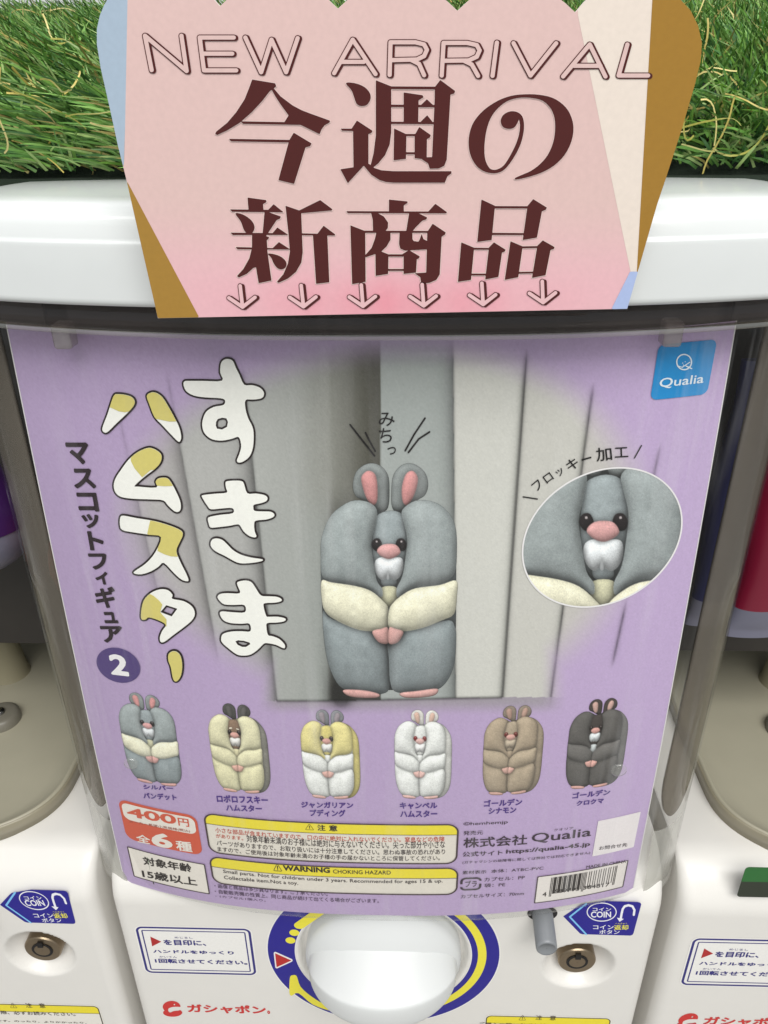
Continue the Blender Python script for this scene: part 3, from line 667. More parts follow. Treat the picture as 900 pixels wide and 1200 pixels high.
def hamster(cv, T, sc, pal, side=None, only_face=False, brows=False, soft=1., ears=None):
    """draw the template through map T; sc = template units -> px; pal = colours"""
    def b(n, c, r, **k):
        p = np.array(TPL[n], float)
        if ears is not None and n in ('earL', 'earR', 'inL', 'inR'):
            cx = 328 if n[-1] == 'L' else 503; p[:, 0] = cx+(p[:, 0]-cx)*.95+ears; p[:, 1] = 300-(300-p[:, 1])*.84
        k['shadow'] = k.get('shadow', .45)*soft; k.setdefault('amb', .70+.5*(1-soft)*.4)
        cv.blob(T(p), c, r*sc, sig=k.pop('sig', 16)*sc, **k)
    if side is not None: b('side', side, 120)
    if not only_face:
        b('torso', pal['leg'], 150)
        b('earL', pal['ear'], 60); b('inL', pal['inner'], 40, shadow=.25, alpha=True); b('earR', pal['ear'], 60, shadow=.3); b('inR', pal['inner'], 40, shadow=.25)
        b('legL', pal['leg'], 150); b('legR', pal['leg'], 150); b('footL', pal['pink'], 26, shadow=.3); b('footR', pal['pink'], 26, shadow=.3)
    else:
        b('earL', pal['ear'], 60); b('earR', pal['ear'], 60)
    b('face', pal['face'], 70, shadow=.5); b('chin', pal['face'], 30); b('muz', pal['muz'], 60, shadow=.3, k=1.3, amb=.62); b('muzslit', tuple(.84*v for v in pal['slit']), 60, shadow=.10, sig=9, amb=1.0, fuzz=0)
    if brows:
        for q in ([(355,405),(385,398),(388,415),(358,420)], [(440,405),(470,410),(468,424),(440,418)]): cv.blob(T(q), (235, 225, 205), 12*sc, sig=4*sc)
    b('chest', pal['chest'], 60, shadow=.3)
    b('lobeL', pal['lobe'], 120, shadow=.34, sig=10); b('lobeR', pal['lobe'], 120, shadow=.34, sig=10)
    b('eyeL', pal['eye'], 24, amb=.5, fuzz=0, shadow=.25, sig=7); b('eyeR', pal['eye'], 24, amb=.5, fuzz=0, shadow=.25, sig=7); b('eyeglint', (168, 160, 160), 8, shadow=0, amb=1, fuzz=0); b('eyeglint2', (168, 160, 160), 8, shadow=0, amb=1, fuzz=0); b('nose', pal['nose'], 36, shadow=.25, sig=8)
    b('handL', pal['pink'], 36); b('handR', pal['pink'], 36)
    b('armL', pal['arm'], 85, shadow=.38, sig=12); b('armR', pal['arm'], 85, shadow=.38, sig=12)
    b('handL', pal['pink'], 36, shadow=.2); b('handR', pal['pink'], 36, shadow=.2)
grey = (154, 162, 162); cream = (228, 225, 200); pink = (205, 150, 148); wht = (222, 224, 220)
silver = dict(leg=(140, 149, 151), lobe=grey, arm=cream, chest=(200, 198, 168), face=(150, 159, 161), muz=(226, 230, 232), slit=(185, 188, 190), ear=(142, 148, 147), inner=(206, 146, 144), pink=(206, 160, 154), nose=(210, 160, 158), eye=(36, 30, 32))
cv = Canvas((372, 536, 540, 822), .5)
hamster(cv, lambda p: zc(p, 350, 520, 3.871), 1/3.871, silver)
tag(cv.obj('hamster_picture', poster, .0002), 'large grey hamster hugging itself between printed books')
# inset close-up
cI = np.array([[364., -26000/319.], [-26000/319., 320.]]); 
A = np.array([[365.**2, -26000.], [-26000., 319.**2]])/3.913**2; Ai = np.linalg.inv(A); ic = np.array([705.5, 629.3])
def inell(X, Y, g=0):
    q = np.stack([X-ic[0], Y-ic[1]], -1); s = np.sqrt(np.maximum(np.einsum('...i,ij,...j->...', q, Ai, q), 1e-9)); gr = np.linalg.norm(q@Ai, axis=-1)/s+1e-9
    return (s-1)/gr-g
cv = Canvas((608, 544, 803, 715), .6); cv.rgb[:] = (132, 141, 140); cv.rgb *= (1+.05*cv.nz)[..., None]; cv.D[:] = -1
hamster(cv, lambda p: zc((np.asarray(p, float)-np.array([408, 487]))*1.40+np.array([455, 478]), 590, 500, 3.913), 1.4/3.913, silver, only_face=True)
el_ = inell(cv.X, cv.Y); ins = cv.obj('closeup_picture', poster, .0002, el_)
X, Y = grid(606, 542, 805, 717, .6); V, f = march(np.abs(inell(X, Y))-.95, X, Y)
inks('oval_border', [(V, f, (236, 234, 234), False)], POS, .0004, ins)
# six small figures
def fig_map(x0, y0, x1, y1, shear, tw):
    def T(p):
        p = np.asarray(p, float); uu = (p[:, 0]-95)/(700 if tw else 625.); vv = (p[:, 1]-88)/1067.
        return np.stack([x0+(x1-x0)*(uu*.88+.06)+shear[0]*(vv-.5), y0+(y1-y0)*vv+shear[1]*(uu-.5)], 1)
    return T
white_p = dict(leg=wht, lobe=wht, arm=wht, chest=wht, face=wht, muz=(232, 232, 230), slit=(190, 190, 188), ear=(222, 220, 214), inner=(208, 176, 160), pink=(214, 176, 168), nose=(214, 176, 170), eye=(130, 40, 40))
beige_p = dict(leg=(164, 150, 130), lobe=(168, 153, 132), arm=(170, 156, 135), chest=(160, 145, 125), face=(166, 152, 132), muz=(184, 170, 150), slit=(150, 139, 122), ear=(140, 128, 115), inner=(172, 142, 128), pink=(198, 160, 148), nose=(205, 160, 150), eye=(110, 45, 40))
black_p = dict(leg=(90, 88, 85), lobe=(92, 90, 87), arm=(104, 102, 99), chest=(190, 196, 196), face=(66, 60, 57), muz=(216, 222, 222), slit=(177, 182, 182), ear=(70, 62, 58), inner=(190, 156, 146), pink=(206, 160, 150), nose=(208, 158, 148), eye=(40, 32, 30))
robo = dict(leg=(212, 208, 172), lobe=(214, 210, 176), arm=(214, 210, 176), chest=(206, 200, 164), face=(132, 110, 92), muz=(228, 226, 220), slit=(186, 185, 180), ear=(80, 79, 76), inner=(88, 86, 84), pink=(206, 164, 150), nose=(208, 160, 150), eye=(40, 34, 32))
jang = dict(leg=wht, lobe=(216, 206, 144), arm=wht, chest=wht, face=(208, 196, 124), muz=(228, 228, 224), slit=(186, 186, 183), ear=(138, 140, 144), inner=(150, 140, 146), pink=(206, 166, 156), nose=(206, 158, 150), eye=(46, 34, 32))
FIG = [(137, 809, 213, 919, (17, 10), silver, None, 'small grey hamster figure with cream arms'), (241, 821, 319, 929, (12, 6), robo, (140, 138, 130), 'small cream hamster figure with dark ears and white brows'),
       (348, 828, 426, 936, (6, 3), jang, (212, 200, 132), 'small yellow and white hamster figure'), (457, 828, 534, 936, (-1, 2), white_p, (214, 214, 208), 'small all white hamster figure with red eyes'),
       (561, 823, 641, 931, (-8, -3), beige_p, (166, 152, 132), 'small beige hamster figure'), (660, 815, 739, 923, (-14, -6), black_p, (118, 117, 114), 'small dark grey hamster figure with white muzzle')]
for x0, y0, x1, y1, sh, pal, side, lab in FIG:
    cv = Canvas((x0-14, y0-8, x1+14, y1+8), .5); T = fig_map(x0, y0, x1, y1, sh, side is not None)
    hamster(cv, T, (x1-x0)*.88/(700 if side is not None else 625), pal, side, brows=pal is robo, soft=.62, ears=48 if side is not None else 0)
    sh_ = np.clip(cv.D, 0, None)
    o = cv.obj('figure_picture', poster, .0003); tag(o, lab)

# ---------- title lettering
tw = (246, 246, 239); td = (36, 25, 26); ty = (216, 204, 118)
def title(name, glyph_list, grow=2.25, yellow=None, label=None):
    outs, fills, yel_ = [], [], []
    for ps, hs, split in glyph_list:
        bb = bbox_of(ps, 4); X, Y = grid(*bb, .4); D = np.full(X.shape, 1e9)
        for p in ps: D = np.minimum(D, sdf_poly(X, Y, p))
        for h in hs: D = np.maximum(D, -sdf_poly(X, Y, h))
        outs.append((*march(D-grow, X, Y), td, False)); fills.append((*march(D-.1, X, Y), tw, False))
        for s in split: yel_.append((*march(np.maximum(D-.05, sdf_poly(X, Y, s)), X, Y), ty, False))
    o = inks(name, outs, POS, .0004, poster); 
    if label: o['label'] = label
    inks('letter_fill', fills, POS, .0006, o)
    if yel_: inks('yellow_patch', yel_, POS, .0008, o)
z = lambda p: smooth_poly(zc(p, 200, 400, 6.923), 3)
su = [z([(410,180),(430,150),(465,140),(505,155),(530,210),(560,270),(598,348),(660,352),(720,370),(755,405),(755,440),(730,460),(670,468),(610,472),(608,540),(630,620),(665,690),(675,760),(668,860),(640,930),(590,970),(555,978),(540,962),(560,910),(575,850),(565,790),(545,770),(500,785),(420,800),(340,790),(285,750),(262,700),(262,640),(290,570),(350,530),(425,515),(445,490),(435,465),(380,455),(280,450),(190,435),(130,400),(108,350),(115,322),(150,318),(270,318),(420,316),(405,250)])]
suh = [zc([(370,650),(385,625),(420,615),(455,620),(468,650),(460,690),(420,712),(378,705),(368,680)], 200, 400, 6.923)]
z = lambda p: smooth_poly(zc(p, 220, 550, 7.5), 3)
ki = [z([(335,115),(350,100),(410,95),(470,98),(495,120),(525,205),(600,208),(670,220),(700,240),(695,270),(650,290),(585,305),(578,330),(590,360),(660,365),(730,368),(762,390),(750,415),(690,435),(600,445),(585,480),(590,540),(605,580),(590,592),(545,580),(495,540),(460,485),(430,478),(370,490),(270,502),(205,505),(188,470),(180,430),(200,412),(290,395),(400,380),(395,335),(300,338),(210,345),(180,320),(130,240),(140,222),(240,210),(345,200),(340,160)]),
      z([(205,640),(220,612),(255,602),(305,615),(350,655),(400,705),(470,745),(560,770),(655,785),(650,800),(570,815),(480,820),(420,805),(330,755),(250,715),(210,675)])]
z = lambda p: smooth_poly(zc(p, 230, 660, 7.5), 3)
ma = [z([(362,165),(400,150),(450,148),(490,165),(525,215),(570,278),(640,285),(710,290),(750,310),(745,328),(690,340),(605,345),(592,370),(615,455),(640,465),(720,465),(785,482),(770,505),(700,515),(625,520),(618,560),(632,625),(670,635),(730,660),(775,705),(780,735),(762,738),(700,710),(620,695),(590,705),(540,755),(480,795),(420,805),(360,795),(290,745),(230,690),(222,650),(240,615),(310,595),(400,592),(478,592),(470,525),(400,525),(310,520),(250,500),(220,465),(210,430),(235,418),(320,425),(430,425),(425,362),(330,360),(250,355),(210,325),(190,290),(215,265),(280,258),(385,258),(370,200)])]
mah = [zc([(345,680),(370,670),(420,675),(470,690),(478,705),(440,730),(405,730),(365,712)], 230, 660, 7.5)]
title('white_title', [(su, suh, []), (ki, [], []), (ma, mah, [])], label='white bubble lettering with dark outline, right column of the title')
z = lambda p: smooth_poly(zc(p, 105, 440, 6.923), 3); r_ = lambda p: zc(p, 105, 440, 6.923)
ha = [z([(205,155),(240,148),(300,155),(350,175),(370,210),(355,250),(300,310),(220,385),(160,445),(130,460),(108,440),(115,400),(150,310),(180,215)]), z([(475,150),(510,133),(550,140),(595,175),(640,245),(690,335),(730,420),(745,490),(738,525),(720,530),(660,470),(590,395),(530,330),(490,230),(470,175)])]
mu = [z([(470,585),(520,590),(570,620),(588,655),(575,705),(530,755),(450,815),(368,890),(400,898),(545,905),(540,860),(555,835),(590,825),(635,830),(665,865),(700,930),(735,1010),(742,1070),(725,1100),(690,1095),(640,1050),(600,1008),(500,1000),(360,995),(260,980),(215,945),(200,890),(215,830),(260,760),(320,680),(390,620)])]
hsp = [r_([(60,100),(415,100),(415,296),(330,285),(290,293),(240,285),(175,255),(60,240)]), r_([(420,100),(900,100),(900,372),(715,368),(650,368),(560,350),(430,330)])]
msp = [r_([(335,560),(900,560),(900,760),(500,760),(430,820),(370,750),(340,690)]), r_([(520,800),(720,800),(720,885),(670,890),(610,892),(555,888),(520,880)])]
z = lambda p: smooth_poly(zc(p, 120, 590, 5.454), 3); r_ = lambda p: zc(p, 120, 590, 5.454)
su2 = [z([(118,85),(140,75),(220,90),(340,110),(440,140),(505,170),(515,200),(495,245),(475,300),(500,370),(535,440),(552,485),(540,492),(505,480),(460,440),(395,375),(360,400),(310,430),(250,448),(205,442),(215,425),(280,380),(340,310),(378,210),(300,195),(200,180),(130,165),(115,130)])]
ta = [z([(265,620),(310,570),(370,545),(420,550),(450,580),(448,605),(520,620),(575,655),(592,700),(575,740),(530,780),(450,840),(400,878),(375,880),(370,850),(385,810),(408,770),(360,740),(300,722),(280,735),(255,735),(250,700)])]
tah = [zc([(372,690),(410,645),(482,668),(445,718)], 120, 590, 5.454)]
cho = [z([(425,960),(450,940),(480,945),(503,975),(512,1030),(505,1090),(485,1125),(465,1130),(452,1105),(440,1040),(425,1000)])]
ssp = [r_([(320,60),(600,60),(600,300),(480,335),(440,332),(400,320),(355,298),(365,230),(290,190),(300,140)])]; tsp = [r_([(200,500),(300,570),(330,585),(365,615),(385,640),(372,690),(412,735),(412,780),(200,780)])]
csp = [r_([(380,900),(560,900),(560,1160),(380,1160)])]
title('yellow_title', [(ha, [], hsp), (mu, [], msp), (su2, [], ssp), (ta, tah, tsp), (cho, [], csp)], label='white and yellow bubble lettering with dark outline, left column of the title')
# subtitle and number badge
sk = (44, 33, 38); subt = [('マ',78.5,518,105,543.6),('ス',86,548.6,111.5,572),('コ',91,576.8,115,599),('ッ',97,602,117,618.5),('ト',104,622,121.6,644.5),('フ',105,648,126.5,667),('ィ',112,669.6,127.5,684.5),('ギ',112,687,136,712),('ュ',121.5,716.5,137.5,730),('ア',119,733,144.5,752.5)]
inks('subtitle_lettering', [tbox(c, a, b, d, e, sk, .055, 2) for c, a, b, d, e in subt], POS, .0004, poster)
bd = sheet('number_badge', sdf_ell(*grid(108, 752, 170, 806, .4), (139, 779), 26.5, 19.5, .38), *grid(108, 752, 170, 806, .4), POS, .0004, (84, 68, 122), poster)
inks('numeral', [tquad('2', [(127, 765), (149, 767.5), (152, 792), (131, 789.5)], (240, 238, 238), .05)], POS, .0006, bd)
# sound word and dashes
bk = (24, 22, 22); z = lambda p: zc(p, 400, 470, 7.5)
snd = [tbox('み', 443.8, 483, 462.5, 498.8, bk, .004), tbox('ち', 444, 501.3, 459.3, 518.2, bk, .004), tbox('っ', 454, 523.3, 464, 532.3, bk, .004)]
for st in ([(78,205),(292,478)], [(213,275),(250,350),(298,437)], [(735,148),(640,290),(562,432)], [(775,268),(680,330),(590,448)]):
    st = z(st); snd.append(marchp(lambda X, Y, st=st: sdf_stroke(X, Y, st, 1.05), bbox_of([st], 3), .35, bk))
inks('sound_lettering', snd, POS, .0004, poster)
# inset caption on its arc
cap = []
def rot_quad(cx, cy_, w, h, a): 
    a = math.radians(a); k, s = math.cos(a), math.sin(a); return [(cx+x*k-y*s, cy_+x*s+y*k) for x, y in ((-w/2,-h/2),(w/2,-h/2),(w/2,h/2),(-w/2,h/2))]
for c, x, y, w, h, a in (('フ',155,268,42,42,-40),('ロ',205,233,40,38,-36),('ッ',258,208,34,32,-32),('キ',315,170,54,50,-26),('ー',380,145,46,8,-16),('加',460,124,72,62,-6),('工',540,116,62,46,-3)):
    q = rot_quad(x, y, w, h, a); cap.append(tquad(c, zc(q, 590, 500, 3.913), bk, .012))
for st in ([(90,320),(155,330)], [(632,85),(600,142)]):
    st = zc(st, 590, 500, 3.913); cap.append(marchp(lambda X, Y, st=st: sdf_stroke(X, Y, st, .75), bbox_of([st], 3), .35, bk))
inks('caption_lettering', cap, POS, .0004, poster)
# figure names
nv = (74, 48, 128); names = [('シルバー',168,918.6,203,926),('バンデット',168,928,207,937.5),('ロボロフスキー',254,930.7,314,941.5),('ハムスター',265,942,307,951),('ジャンガリアン',353,938.7,414,947),('プディング',363,947.8,405,956.6),
  ('キャンベル',468.5,939.8,512.5,947.2),('ハムスター',469,949.2,512.5,957),('ゴールデン',567,937,612,943),('シナモン',572.5,946.3,605,952),('ゴールデン',670.7,928.4,715,931),('クロクマ',675.5,938,707.5,940.5)]
for k in range(6): inks('figure_name', [tline(s, (a, b), (d, e), POS, nv, .05, .35 if k < 4 else .8) for s, a, b, d, e in names[2*k:2*k+2]], POS, .0004, poster)
# maker badge
def prect(tl, br, surf=POS): a = surf.px([tl, br]); return a[0, 0], a[1, 2], a[1, 0], a[0, 2]   # x0 z0 x1 z1
def card(name, tl, br, r, color, lift, parent, grow=0, step=.0004):
    x0, z0, x1, z1 = prect(tl, br); X, Y = grid(x0-.003, z0-.003, x1+.003, z1+.003, step); D = sdf_rrect(X, Y, x0, z0, x1, z1, r)
    return sheet(name, D-grow, X, Y, POS, lift, color, parent, True), D, X, Y, (x0, z0, x1, z1)
def line(D, X, Y, w, color): V, f = march(np.abs(D)-w, X, Y); return V, f, color, True
mb, *_ = card('maker_badge', (772.5, 404.5), (827.6, 460.5), .0022, (28, 142, 208), .0004, poster, .0003)
ec = np.array([801.2, 423.8]); tail = np.array([(803.5, 428.5), (810, 431.5)]); wv = [(794.5, 428.5), (799, 430), (804, 426.5), (808, 424)]
whm = (228, 240, 246)
inks('emblem', [marchp(lambda X, Y: np.minimum(np.abs(sdf_ell(X, Y, ec, 8.6, 8.9))-.75, np.minimum(sdf_stroke(X, Y, tail, .7), sdf_stroke(X, Y, wv, .5))), (788, 411, 815, 437), .3, whm),
    *[marchp(lambda X, Y, d=d: np.hypot(X-d[0], Y-d[1])-.6, (d[0]-2, d[1]-2, d[0]+2, d[1]+2), .25, whm) for d in ((799.5, 425), (802.5, 423.5), (800.5, 427.4))]], POS, .0006, mb)
inks('lettering', [tpaper('Qualia', (773.4, 442.8), (823.2, 450), POS, whm, .015)], POS, .0006, mb)
# price tag
rd = (208, 92, 66); wp = (232, 226, 216); dk_ = (44, 38, 36)
pt, D, X, Y, _ = card('price_tag', (138, 935), (238, 1002), .0050, rd, .0004, poster)
pw_, D, X, Y, _ = card('price_panel', (141.8, 938.8), (231, 977.3), .0036, wp, .0006, pt)
inks('price_lettering', [tline('400', (149, 944.3), (206.7, 965.3), POS, rd, .035), tline('円', (209, 957), (221.7, 968), POS, rd, .02), tline('メーカー希望小売価格(税込)', (151.8, 959.6), (223, 974), POS, (150, 78, 64), .01, 1, 3.6)], POS, .0008, pw_)
inks('count_lettering', [tline('全', (160, 976), (176.2, 988.6), POS, wp, .03), tline('6', (177.5, 973.4), (202, 994.3), POS, wp, .05), tline('種', (206.5, 983.5), (225.2, 998), POS, wp, .03)], POS, .0006, pt)
at_, D, X, Y, _ = card('age_tag', (149.6, 991.3), (245.5, 1046.6), .0003, wp, .0004, poster)
inks('border', [line(D, X, Y, .0003, (70, 60, 62))], POS, .0006, at_)
inks('lettering', [tline('対象年齢', (167.8, 1002.5), (224.4, 1021.5), POS, dk_, .035), tline('15歳以上', (166.7, 1017.5), (231, 1037.5), POS, dk_, .035)], POS, .0006, at_)
# warning boxes
def wbox(tl, br, hz_px, lab):
    b, D, X, Y, r = card('warning_box', tl, br, .0052, (226, 220, 208), .0004, poster); b['label'] = lab; hz = POS.px([hz_px])[0, 2]
    V, f = march(np.maximum(D, hz-Y), X, Y); inks('yellow_heading', [(V, f, (236, 220, 62), True)], POS, .0006, b)
    V, f = march(np.maximum(np.abs(Y-hz)-.0002, D), X, Y); inks('border', [line(D, X, Y, .00042, (72, 58, 60)), (V, f, (72, 58, 60), True)], POS, .0008, b); return b
w1 = wbox((239, 951.6), (534.6, 1010.4), (243, 964), 'rounded caution box of Japanese small print under a yellow heading'); tx = (62, 54, 54); trd = (188, 76, 58)
rows = ['小さな部品が含まれていますので、口の中に絶対に入れないでください。窒息などの危険', 'があります。対象年齢未満のお子様には絶対に与えないでください。尖った部分や小さな', 'パーツがありますので、お取り扱いには十分注意してください。思わぬ事故の恐れがあり', 'ますので、ご使用後は対象年齢未満のお子様の手の届かないところに保管してください。']
x_ = [(252.4, 968.6, 521, 985.2), (253.2, 976, 521.5, 992.8), (254, 983.4, 521.6, 1000.2), (255, 991, 515.5, 1007.3)]
inks('red_lettering', [tline(rows[0], x_[0][:2], x_[0][2:], POS, trd, .012), tline('があります。', (253.2, 976), (285, 984), POS, trd, .012)], POS, .0006, w1)
inks('lettering', [tline('対象年齢未満のお子様には絶対に与えないでください。尖った部分や小さな', (289, 977), x_[1][2:], POS, tx, .012)]+[tline(r, q[:2], q[2:], POS, tx, .012) for r, q in zip(rows[2:], x_[2:])], POS, .0006, w1)
inks('heading_lettering', [tline('⚠', (358, 964.3), (367.6, 971.6), POS, dk_, .01), tline('注', (372, 965), (381.5, 972.4), POS, dk_, .03), tline('意', (385.7, 965.6), (395.5, 973), POS, dk_, .03)], POS, .0008, w1)
w2 = wbox((245.7, 1002.2), (534.8, 1046.6), (249, 1014.2), 'rounded choking hazard box in English under a yellow heading')
inks('heading_lettering', [tline('⚠', (320.5, 1010.8), (330.3, 1020), POS, dk_, .02), tline('WARNING', (331.8, 1012.6), (386.7, 1021.8), POS, dk_, .05), tline('CHOKING HAZARD', (390.3, 1017.6), (458, 1023.6), POS, dk_, .01)], POS, .0008, w2)
inks('lettering', [tline('Small parts. Not for children under 3 years. Recommended for ages 15 & up.', (261.7, 1018), (518.7, 1036.3), POS, tx, .015, 1.15, 5.2), tline('Collectable item.Not a toy.', (262.7, 1025), (349.5, 1037.6), POS, tx, .015, 1, 5.4)], POS, .0006, w2)
pt_ = (84, 66, 92)
inks('notes_lettering', [tline('・画像と商品は多少異なります。ご了承ください。', (251.4, 1034.8), (384, 1049.6), POS, pt_, .012), tline('・自動販売機の性質上、同じ商品が続けて出てくる場合がございます。', (251.7, 1041.2), (444, 1057.6), POS, pt_, .012), tline('・1カプセル1個入り。', (252.4, 1048), (311.6, 1056.2), POS, pt_, .012)], POS, .0004, poster)
# maker details
mk_ = (62, 50, 60)
T_ = lambda s, a, b, c, d, bo=.008, h=None, sl=1: tline(s, (a, b), (c, d), POS, mk_, bo, sl, h)
inks('maker_lettering', [T_('©hemhemjp', 543, 963, 595, 967, .008, 5), T_('発売元', 543, 973.3, 566, 978.3, .008, 5), T_('株式会社', 543, 981.2, 618, 989.2, .02, 12), T_('Qualia', 623, 976.2, 693, 981.4, .012, 12), T_('クオリア', 649, 970.8, 672, 971.6, .004, 2.8),
  T_('公式サイト', 542, 997.8, 589, 1002.2, .02, 5.8), T_('https://qualia-45.jp', 593, 995, 691.5, 992.3, .03, 6.2), T_('(ガチャマシンの故障等に関しては弊社では対応できません)', 542, 1008.4, 691.5, 998.4, .006, 3.9),
  T_('素材表示', 542, 1020, 570, 1023.2, .008, 4.2), T_('本体：ATBC-PVC', 575.5, 1018.4, 637, 1017.6, .006, 4.3), T_('カプセル：PP', 567.6, 1027.9, 615, 1029.3, .006, 4.5), T_('袋：PE', 567.6, 1034.9, 592, 1037.6, .006, 4.5), T_('カプセルサイズ：70mm', 540, 1047.8, 614, 1047, .006, 4.4), T_('MADE IN CHINA', 687, 1014, 733.7, 1009.6, .006, 3.4, 1.1)], POS, .0004, poster)
x0, z0, x1, z1 = prect((541, 1029), (562.3, 1041.4)); X, Y = grid(x0-.002, z0-.002, x1+.002, z1+.002, .0003); D = np.abs(sdf_rrect(X, Y, x0, z0, x1, z1, .0022))-.0006
gapm = np.maximum(np.abs(Y-(z0+z1)/2-.001*np.sign(X-(x0+x1)/2))-.0010, 0) ; D = np.maximum(D, np.where(gapm <= 0, .0005, -1))
V, f = march(D, X, Y); inks('recycling_mark', [(V, f, mk_, True), T_('プラ', 545, 1031.7, 558.8, 1038.6, .015)], POS, .0004, poster)
qc, *_ = card('contact_card', (700.9, 961.5), (742.4, 992.0), .0002, (234, 228, 228), .0004, poster)
inks('lettering', [T_('お問合せ先', 702, 991, 735, 990.0, .012, 4.4)], POS, .0006, qc)
bc, D, X, Y, r = card('barcode', (630.2, 1026.6), (729.6, 1038.2), .0002, (232, 226, 220), .0004, poster)
inks('border', [line(D, X, Y, .00028, (70, 60, 62))], POS, .0006, bc)
x0, z0, x1, z1 = prect((646, 1027.6), (720, 1032.6)); 
enc = '101'+''.join(random.Random(4).choice(['0001101','0011001','0010011','0111101','0100011','0110001','0101111','0111011','0110111','0001011']) for _ in range(6))+'01010'+''.join(random.Random(9).choice(['1110010','1100110','1101100','1000010','1011100','1001110','1010000','1000100','1001000','1110100']) for _ in range(6))+'101'
bars = []; w_ = (x1-x0)/95; i = 0
while i < 95:
    if enc[i] == '1':
        j = i
        while j < 95 and enc[j] == '1': j += 1
        g = i < 3 or i > 91 or 45 <= i < 50; zb = z0-(.0020 if g else 0)
        bars.append((np.array([(x0+i*w_, zb), (x0+j*w_, zb), (x0+j*w_, z1), (x0+i*w_, z1)]), [(0, 1, 2, 3)], dk_, True)); i = j
    else: i += 1
inks('bars', bars, POS, .0006, bc)
inks('digits', [tline('4', (635.6, 1044.7), (640.3, 1049.5), POS, dk_, .01), tline('589795', (650, 1041.6), (678.7, 1044.6), POS, dk_, .01, 1, 4.4), tline('384817', (683.3, 1037.4), (714, 1036.4), POS, dk_, .01, 1, 4.4)], POS, .0006, bc)

# =================================================================== NEW ARRIVAL SIGN
sign = thing('arrival_sign', 'pink popcorn-box shaped card sign with maroon lettering propped before the white lid', 'sign', (.008, -.026, .156))
side_l = [(128, -4), (122, 6), (117, 18), (113.5, 34), (113.5, 52), (118, 80), (128, 124), (138, 170), (147, 206), (166, 290), (185, 373)]
side_r = [(735, 362), (770, 240), (780, 210), (800, 148), (814, 100), (821, 72), (822.5, 50), (818, 30), (809, 12), (796, -2)]
vals = [(796, -2), (674, 14.5), (536, 12.5), (396, 10), (258, 7), (128, -4)]; top = []
for (xa, ya), (xb, yb2) in zip(vals[:-1], vals[1:]):
    for t in np.linspace(0, 1, 13)[1:]:
        top.append((xa+(xb-xa)*t, ya+(yb2-ya)*t-34*math.sin(math.pi*t)**.85))
OUT = np.array(side_l+side_r+top[:-1]); X, Y = grid(108, -44, 828, 378, 1.0); DO = sdf_poly(X, Y, OUT)
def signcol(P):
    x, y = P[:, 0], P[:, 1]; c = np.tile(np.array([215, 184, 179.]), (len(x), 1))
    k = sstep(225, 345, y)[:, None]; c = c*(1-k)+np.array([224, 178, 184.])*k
    gl = (np.exp(-((y-356)/34)**2)*np.exp(-((x-465)/150)**2))[:, None]*.45; gl *= (.85+.15*np.sin(x/17.)+.1*np.sin(x/7.))[:, None]  # soft pink show-through glow painted into the sign colour near its lower edge
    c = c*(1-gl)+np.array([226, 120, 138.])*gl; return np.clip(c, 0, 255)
SM = mat('sign_print', attr=True, rough=.24, spec=.5)
V, f = march(DO, X, Y, 8); key = np.round(V*50).astype(np.int64); _, first, inv = np.unique(key[:, 0]*10**7+key[:, 1], return_index=True, return_inverse=True)
back = solid(obj('card', SGN.px(V[first], -.0012), [tuple(inv[list(q)]) for q in f], mat('card_white', (228, 216, 208), .4), sign), .0009, 1)
bm = bmesh.new(); bm.from_mesh(back.data); bmesh.ops.recalc_face_normals(bm, faces=bm.faces); bm.to_mesh(back.data); bm.free(); back.modifiers[0].offset = 0
X, Y = grid(108, -44, 828, 378, 1.4); DO = sdf_poly(X, Y, OUT)+.5
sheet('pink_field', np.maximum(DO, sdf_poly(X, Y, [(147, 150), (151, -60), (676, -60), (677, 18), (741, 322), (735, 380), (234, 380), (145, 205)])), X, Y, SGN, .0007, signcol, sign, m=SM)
sheet('blue_field', np.maximum(DO, sdf_poly(X, Y, [(90, -60), (151, -60), (147, 150), (145, 215), (90, 215)])), X, Y, SGN, .0007, (163, 180, 197), sign, m=SM)
sheet('mustard_field', np.maximum(DO, sdf_poly(X, Y, [(144.5, 203), (235, 374), (235, 390), (100, 390), (100, 203)])), X, Y, SGN, .0008, (160, 122, 50), sign, m=SM)
sheet('beige_field', np.maximum(DO, sdf_poly(X, Y, [(676, -60), (765, -60), (764, 0), (746, 320), (742, 335), (677, 18)])), X, Y, SGN, .0008, (226, 213, 201), sign, m=SM)
sheet('mustard_field', np.maximum(DO, sdf_poly(X, Y, [(766, -60), (764, 0), (745.5, 325), (760, 325), (860, 40), (860, -60)])), X, Y, SGN, .0009, (156, 116, 42), sign, m=SM)
sheet('blue_field', np.maximum(DO, sdf_poly(X, Y, [(738, 318), (714, 366), (760, 366), (760, 318)])), X, Y, SGN, .0010, (166, 182, 220), sign, m=SM)
MR = (74, 22, 18)
